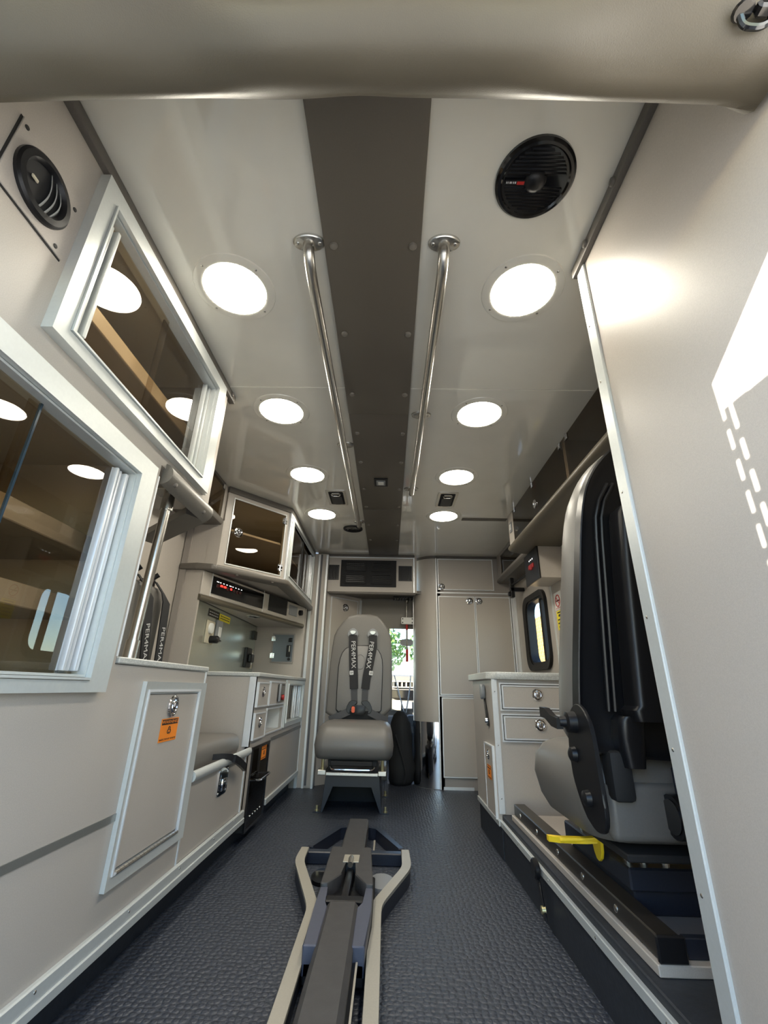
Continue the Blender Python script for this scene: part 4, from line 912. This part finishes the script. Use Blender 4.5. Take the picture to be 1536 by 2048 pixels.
# ---- overhead cabinet on the right
c9 = thing('overhead_cabinet', 'long overhead cabinet with dark glass flip doors and padded edge, right', 'cabinet', (.95, 1.9, 1.57))
fo = Fr((.81, 0, 0), (0, -1, 0), (0, 0, 1), (-1, 0, 0))
MB().box(-1.835, -.92, 1.617, 1.826, -.006, 0, fo).build('glass_door', GLASSX, c9)
d2 = MB().box(-2.755, -1.842, 1.617, 1.826, -.006, 0, fo).build('glass_door', GLASSX, c9)
inst('latch', LATCH, d2, fo, (-2.305, 1.688, 0), .85)
for y in (1.79, 1.88, 2.32, 2.70): inst('hinge', HINGE, c9, fo, (-y, 1.812, .001), .75)
MB().box(.813, .83, 1.84-.012, 1.84+.012, 1.615, 1.828).build('mullion', LAMD, c9)
MB().box(.83, 1.08, 1.845, 1.857, 1.615, 1.828).build('divider', LAMD, c9)
MB().box(-2.872, -2.757, 1.605, 1.829, -.018, 0, fo).build('end_panel', LAM, c9)
es = MB().box(-2.835, -2.79, 1.695, 1.765, 0, .005, fo, bev=.001).build('switch_plate', GREYP, c9)
MB().box(-2.825, -2.80, 1.71, 1.75, .005, .009, fo, bev=.001).build('rocker', WHITE, es)
MB().loft([[(x, y, z) for x, z in ((1.08, 1.615), (.815, 1.615), (.799, 1.610), (.796, 1.598), (.802, 1.585), (.83, 1.572), (.90, 1.566), (1.08, 1.566))] for y in (.914, 2.88)]).build('padded_edge', PAD, c9, ang=60)
MB().box(1.07, 1.08, .92, 2.87, 1.615, 1.829).build('back_panel', LAMD, c9)
MB().box(.813, 1.08, 2.862, 2.874, 1.615, 1.829).build('end_board', LAMD, c9)
# far small cabinet on the right
c10 = thing('overhead_cabinet', 'small recessed overhead cabinet with dark glass in the far right corner', 'cabinet', (1.02, 3.4, 1.59))
ff = Fr((.955, 0, 0), (0, -1, 0), (0, 0, 1), (-1, 0, 0))
MB().grid((-3.86, -2.89, 1.62, 1.828), [(-3.75, -2.98, 1.64, 1.80)], -.015, 0, ff).build('face_frame', LAMD, c10)
MB().box(-3.75, -2.98, 1.64, 1.80, -.010, -.006, ff).build('glass_door', GLASSX, c10)
MB().loft([[(x, y, z) for x, z in ((1.08, 1.622), (.958, 1.622), (.945, 1.612), (.945, 1.595), (.965, 1.58), (1.08, 1.578))] for y in (2.89, 3.862)]).build('padded_edge', BRONZE, c10)
gs = thing('gas_strut', 'black folding bracket hanging below the far right overhead cabinet', 'bracket', (1.02, 3.4, 1.42))
MB().tube([(1.05, 3.05, 1.53), (.985, 3.55, 1.50)], .010, 10).build('strut', BLK, gs)
MB().box(.970, 1.0, 3.53, 3.58, 1.40, 1.56, bev=.005).build('bracket_plate', BLK, gs)
MB().box(.965, 1.08, 3.53, 3.57, 1.45, 1.48, bev=.004).build('bracket_arm', BLK, gs)
MB().lathe([(0, 0), (.02, 0), (.018, .02), (0, .022)], Fr((.972, 3.555, 1.43), (0, 1, 0), (0, 0, 1), (-1, 0, 0)), 14).build('knob', BLK, gs)
# switch box
bx = thing('switch_box', 'pale laminate box with a black face of red lit switches, under the right overhead cabinet', 'switch box', (1.0, 2.83, 1.36))
MB().box(.934, 1.08, 2.70, 2.97, 1.365, 1.565).build('box', LAM, bx)
fbx = Fr((.934, 0, 0), (0, -1, 0), (0, 0, 1), (-1, 0, 0))
fp = MB().box(-2.975, -2.695, 1.358, 1.566, 0, .010, fbx, bev=.002).build('face', BLK, bx)
q = MB(); q2 = MB()
for k in range(3): q.box(-2.87+k*.032, -2.857+k*.032, 1.506, 1.514, .010, .011, fbx); q2.box(-2.875+k*.034, -2.850+k*.034, 1.452-.008*(k % 2), 1.480, .010, .018, fbx, bev=.002)
q.build('white_indicators', LEDW, fp); q2.build('red_rockers', pm('red_rocker_lit', (.10, .008, .008), .4, emit=(1, .04, .04), es=.12), fp)
# window in the right wall
FRW = Fr((1.08, 0, 0), (0, -1, 0), (0, 0, 1), (-1, 0, 0))
w1 = struct('window_1', MB().ring(rr(-3.575, -3.055, .845, 1.385, .10), rr(-3.525, -3.078, .885, 1.345, .09), -.002, .022, FRW, n1i=.016).ring(rr(-3.545, -3.082, .877, 1.353, .09), rr(-3.50, -3.092, .90, 1.33, .08), -.05, .010, FRW), pm('window_rubber', (.008, .008, .009), .45, spec=.3))
MB().box(-3.50, -3.09, .90, 1.33, -.032, -.028, FRW).build('pane', CLEAR, w1)
MB().box(-3.265, -3.225, .90, 1.33, -.040, -.012, FRW, bev=.003).build('sash_bar', BLKM, w1)
struct('trim_17', MB().box(-2.965, -2.948, .795, 1.50, 0, .004, FRW), ALU)
n1_ = MB().box(-2.915, -2.80, 1.195, 1.305, 0, .0015, FRW).build('no_smoking_sign', WHITE, label='small white no smoking sign on the right wall beside the window', category='sign')
MB().tube([FRW.p(-2.857+.036*math.cos(a), 1.250+.036*math.sin(a), .002) for a in [2*math.pi*k/24 for k in range(25)]], .0035, 5).build('ring', RED, n1_)
MB().tube([FRW.p(-2.882, 1.276, .002), FRW.p(-2.832, 1.224, .002)], .003, 5).build('slash', RED, n1_)
MB().box(-2.885, -2.83, 1.246, 1.254, .0015, .002, FRW).build('cigarette', INK, n1_)
text('lettering', 'NO SMOKING', .015, FRW, -2.857, 1.204, .002, RED, n1_)
n2_ = MB().box(-2.905, -2.79, 1.07, 1.188, 0, .0015, FRW).build('safety_sign', YEL, label='small yellow safety sign below the no smoking sign', category='sign')
qq = MB()
for k, w in enumerate((.08, .05, .085, .085, .07)): qq.box(-2.848-w/2, -2.848+w/2, 1.172-k*.022, 1.180-k*.022-(.0 if k != 1 else -.006), .0015, .0019, FRW)
qq.build('print_lines', INK, n2_)

# ================================================================ WALK-THROUGH AND CAB
struct('wall_passage', MB().box(-.27, .0, 4.20, 4.23, 0, 1.49).box(0, .44, 4.20, 4.23, 1.22, 1.49), PADM)
struct('ceiling_passage', MB().box(-.62, .44, 3.93, 4.23, 1.49, 1.52), BRONZE)
pc = thing('passage_cabinet', 'angled laminate cabinet with one latched door behind the attendant seat', 'cabinet', (-.42, 4.05, 0))
A, Bp = V((-.555, 3.90, 0)), V((-.27, 4.19, 0)); du = (Bp-A).normalized(); FG = Fr(A, du, (0, 0, 1), (du.y, -du.x, 0)); LG = (Bp-A).length
MB().box(0, LG, 0, 1.488, -.02, 0, FG).build('carcass', LAM, pc)
framed_door(pc, 'door', FG, .04, LG-.05, .25, 1.455, latch=(.205, 1.375), ls=1.2)
MB().box(LG-.025, LG, 0, 1.47, 0, .008, FG).build('edge_trim', ALUS, pc)
pg = thing('passage_grille', 'black slotted grille under the passage ceiling', 'grille', (.12, 4.1, 1.47))
MB().box(.03, .21, 4.02, 4.18, 1.478, 1.4895, bev=.002).build('plate', BLK, pg)
for k in range(7): MB().box(.045+k*.023, .055+k*.023, 4.03, 4.17, 1.472, 1.478).build('slat', BLKG, pg)
rod = thing('hanging_rod', 'red and steel rod clipped to a white bracket by the front doorway', 'rod', (.16, 4.12, .92))
MB().tube([(.155, 4.12, 1.25), (.155, 4.12, 1.455)], .007, 10).build('shaft', STEEL, rod)
MB().tube([(.158, 4.12, .99), (.157, 4.12, 1.22)], .0085, 10).build('steel_grip', STEEL, rod)
MB().tube([(.157, 4.12, 1.20), (.156, 4.12, 1.262)], .011, 10).build('red_collar', RED, rod)
MB().tube([(.160, 4.12, .925), (.158, 4.12, 1.03)], .012, 10).build('red_tip', RED, rod)
MB().lathe([(0, 0), (.018, 0), (.018, .02), (0, .022)], Fr((.155, 4.12, 1.445), (1, 0, 0), (0, 1, 0), (0, 0, 1)), 14).build('hanger', STEEL, rod)
rb = MB().prism(rr(.105, .222, 1.248, 1.308, .008), 0, .006, Fr((0, 4.10, 0), (1, 0, 0), (0, 0, 1), (0, -1, 0)), bev=.001).build('bracket', WHITE, rod)
for x in (.118, .205):
    for z in (1.262, 1.295): inst('screw', DOT, rb, Fr((0, 4.10, 0), (1, 0, 0), (0, 0, 1), (0, -1, 0)), (x, z, .006), .006)
bg_ = thing('duffel_bag', 'slumped black bag on the floor of the front doorway', 'bag', (.12, 4.05, 0))
loops = []
for z, k, ox in ((.0, .8, 0), (.03, 1, 0), (.12, 1.05, .005), (.22, .98, 0), (.34, .92, -.005), (.44, .78, -.008), (.50, .5, -.005), (.53, .2, 0)):
    loops.append([(.108+ox+(.100*k+.012*math.sin(3*a+z*20))*math.cos(a), 4.05+(.10*k+.01*math.sin(2*a+z*9))*math.sin(a), z) for a in [2*math.pi*i/22 for i in range(22)]])
MB().loft(loops).build('body', BLKM, bg_, ang=80)
MB().tube(fillet([(.06, 3.96, .36), (.11, 3.945, .22), (.15, 3.95, .08), (.13, 3.955, .02)], .05), .007, 6).build('strap', BELT, bg_)
# cab shell
struct('wall_cab', MB().box(-1.1, -1.05, 4.25, 6.2, 0, .85).box(1.0, 1.05, 4.25, 6.2, 0, .85).box(-1.1, -1.05, 4.25, 4.8, .85, 1.5).box(1.0, 1.05, 4.25, 4.8, .85, 1.5).box(-1.1, 1.05, 4.24, 6.0, 1.44, 1.50).box(-1.1, 1.05, 5.95, 6.2, 0, .80).box(.44, 1.05, 4.2, 4.25, 0, 1.5).box(-1.1, -.27, 4.2, 4.25, 0, 1.5), GREYP)
ds = thing('dashboard', 'grey vehicle dashboard with air vents in the cab', 'dashboard', (0, 5.75, .3))
MB().loft([[(x, y, z) for y, z in ((5.62, .42), (5.60, .70), (5.63, .84), (5.72, .862), (6.0, .86), (6.0, .42))] for x in (-1.0, .98)]).build('body', pm('dash_grey', (.20, .19, .17), .6), ds)
vv = MB().ring(rr(.03, .30, .715, .79, .012), rr(.045, .285, .727, .778, .006), 0, .02, Fr((0, 5.60, 0), (1, 0, 0), (0, 0, 1), (0, -1, 0))).build('vent_frame', CREAM, ds)
for k in range(5): MB().box(.05+k*.05, .066+k*.05, .727, .778, 0, .014, Fr((0, 5.60, 0), (1, 0, 0), (0, 0, 1), (0, -1, 0))).build('vane', CREAM, vv)
MB().box(.045, .285, .726, .779, 0, .003, Fr((0, 5.60, 0), (1, 0, 0), (0, 0, 1), (0, -1, 0))).build('vent_back', BLKM, ds)
MB().box(.0, .32, 5.40, 5.62, .0, .42, bev=.01).build('centre_console', GREYP, ds)
MB().box(.03, .29, 5.57, 5.61, .60, .69, bev=.006).build('radio', BLKG, ds)
MB().box(.03, .15, 5.55, 5.60, .47, .58, bev=.006).build('control_unit', CREAM, ds)
MB().box(.16, .28, 5.55, 5.60, .49, .57, bev=.006).build('control_unit', GREYP, ds)
for x0, x1, x2, k in ((.06, .09, .17, 'left'), (.24, .235, .19, 'right')):
    MB().tube([(x0, 5.2, .84), (x1, 5.18, .74), ((x1+x2)/2, 5.17, .60), (x2, 5.15, .47)], .006, 8).build('charging_cable', WHITE, label=f'thin white cable hanging in the cab, {k} of the pair', category='cable', group='white cables in the cab')
bl = thing('storage_case', 'blue-grey case standing between the cab seats', 'case', (.23, 4.9, 0))
MB().box(.19, .30, 4.85, 5.0, .0, .46, bev=.02, seg=2).build('shell', pm('case_blue', (.10, .12, .15), .4), bl)
MB().box(.20, .29, 4.845, 4.852, .30, .36, bev=.002).build('clasp', GREYP, bl)
mi = MB().prism(smooth([(.13, 1.20), (.30, 1.20), (.30, 1.285), (.13, 1.285)], 2), 0, .03, Fr((0, 5.75, 0), (1, 0, 0), (0, 0, 1), (0, -1, 0)), bev=.004).build('rear_view_mirror', GREYP, label='grey rear view mirror seen through the front doorway', category='mirror')
w2 = struct('window_2', MB().box(-1.0, .98, 5.98, 6.02, .80, .86, bev=.004), GREYP)
MB().box(-1.0, .98, 6.0, 6.005, .86, 1.44).build('pane', CLEAR, w2)

# ================================================================ OUTSIDE
yp = thing('yellow_tread_plate', 'yellow diamond tread plate standing outside the right window', 'panel', (3.45, 10, -.75))
MB().box(3.40, 3.5, 7.5, 14, -.75, 2.30).build('sheet', YPLATE, yp)
lz = MB()
for i in range(60):
    for j in range(18):
        y = 8.2+i*.085; z = 1.0+j*.075; a = math.radians(45 if (i+j) % 2 else -45); c, s_ = math.cos(a), math.sin(a)
        P = [(y+du_*c-dv*s_, z+du_*s_+dv*c) for du_, dv in ((-.042, 0), (0, -.012), (.042, 0), (0, .012))]
        lz.prism(P, 0, .008, Fr((3.40, 0, 0), (0, 1, 0), (0, 0, 1), (-1, 0, 0)))
lz.build('raised_diamonds', YPLATE, yp, kind='stuff')
def tree(x, y, h, rad, lab):
    t_ = thing('tree', lab, 'tree', (x, y, -.75), 'trees ahead of the windscreen')
    MB().tube([(x, y, -.75), (x+.1, y, h*.4), (x, y+.1, h*.8)], [.22, .16, .06], 8).build('trunk', BARK, t_)
    b = MB()
    for k in range(1400):
        while True:
            p = V((random.uniform(-1, 1), random.uniform(-1, 1), random.uniform(-1, 1)))
            if .25 < p.length < 1: break
        q = V((x+p.x*rad, y+p.y*rad, h*.72+p.z*rad*.75)); n_ = V((random.uniform(-1, 1), random.uniform(-1, 1), random.uniform(-1, 1))).normalized(); u_r = n_.orthogonal().normalized()*.16; v_r = n_.cross(u_r).normalized()*.09
        b.face([b.bm.verts.new(q-u_r), b.bm.verts.new(q-v_r), b.bm.verts.new(q+u_r), b.bm.verts.new(q+v_r)])
    b.build('crown', LEAF, t_, kind='stuff')
tree(-1.0, 27, 4.0, 2.0, 'leafy green tree ahead of the windscreen, left of the pair')
tree(3.3, 30, 4.4, 2.1, 'leafy green tree ahead of the windscreen, right of the pair')
cr = thing('parked_car', 'white car parked far ahead of the windscreen', 'car', (.9, 16, -.75))
MB().prism([(-.9, -.35), (2.7, -.35), (2.75, .1), (2.6, .28), (2.2, .32), (1.8, .72), (.1, .74), (-.4, .32), (-.9, .2)], 15.2, 16.9, Fr((0, 0, 0), (1, 0, 0), (0, 0, 1), (0, 1, 0)), bev=.06, seg=2).build('body', BODYW, cr)
MB().prism([(.2, .66), (1.7, .66), (2.05, .34), (-.22, .34)], 15.17, 15.19, Fr((0, 0, 0), (1, 0, 0), (0, 0, 1), (0, 1, 0))).build('side_window', BLKG, cr)
for x in (-.2, 2.0):
    for y in (15.2, 16.75): MB().tube([(x, y, -.43), (x, y+.16, -.43)], .32, 20).build('wheel', BLKM, cr)
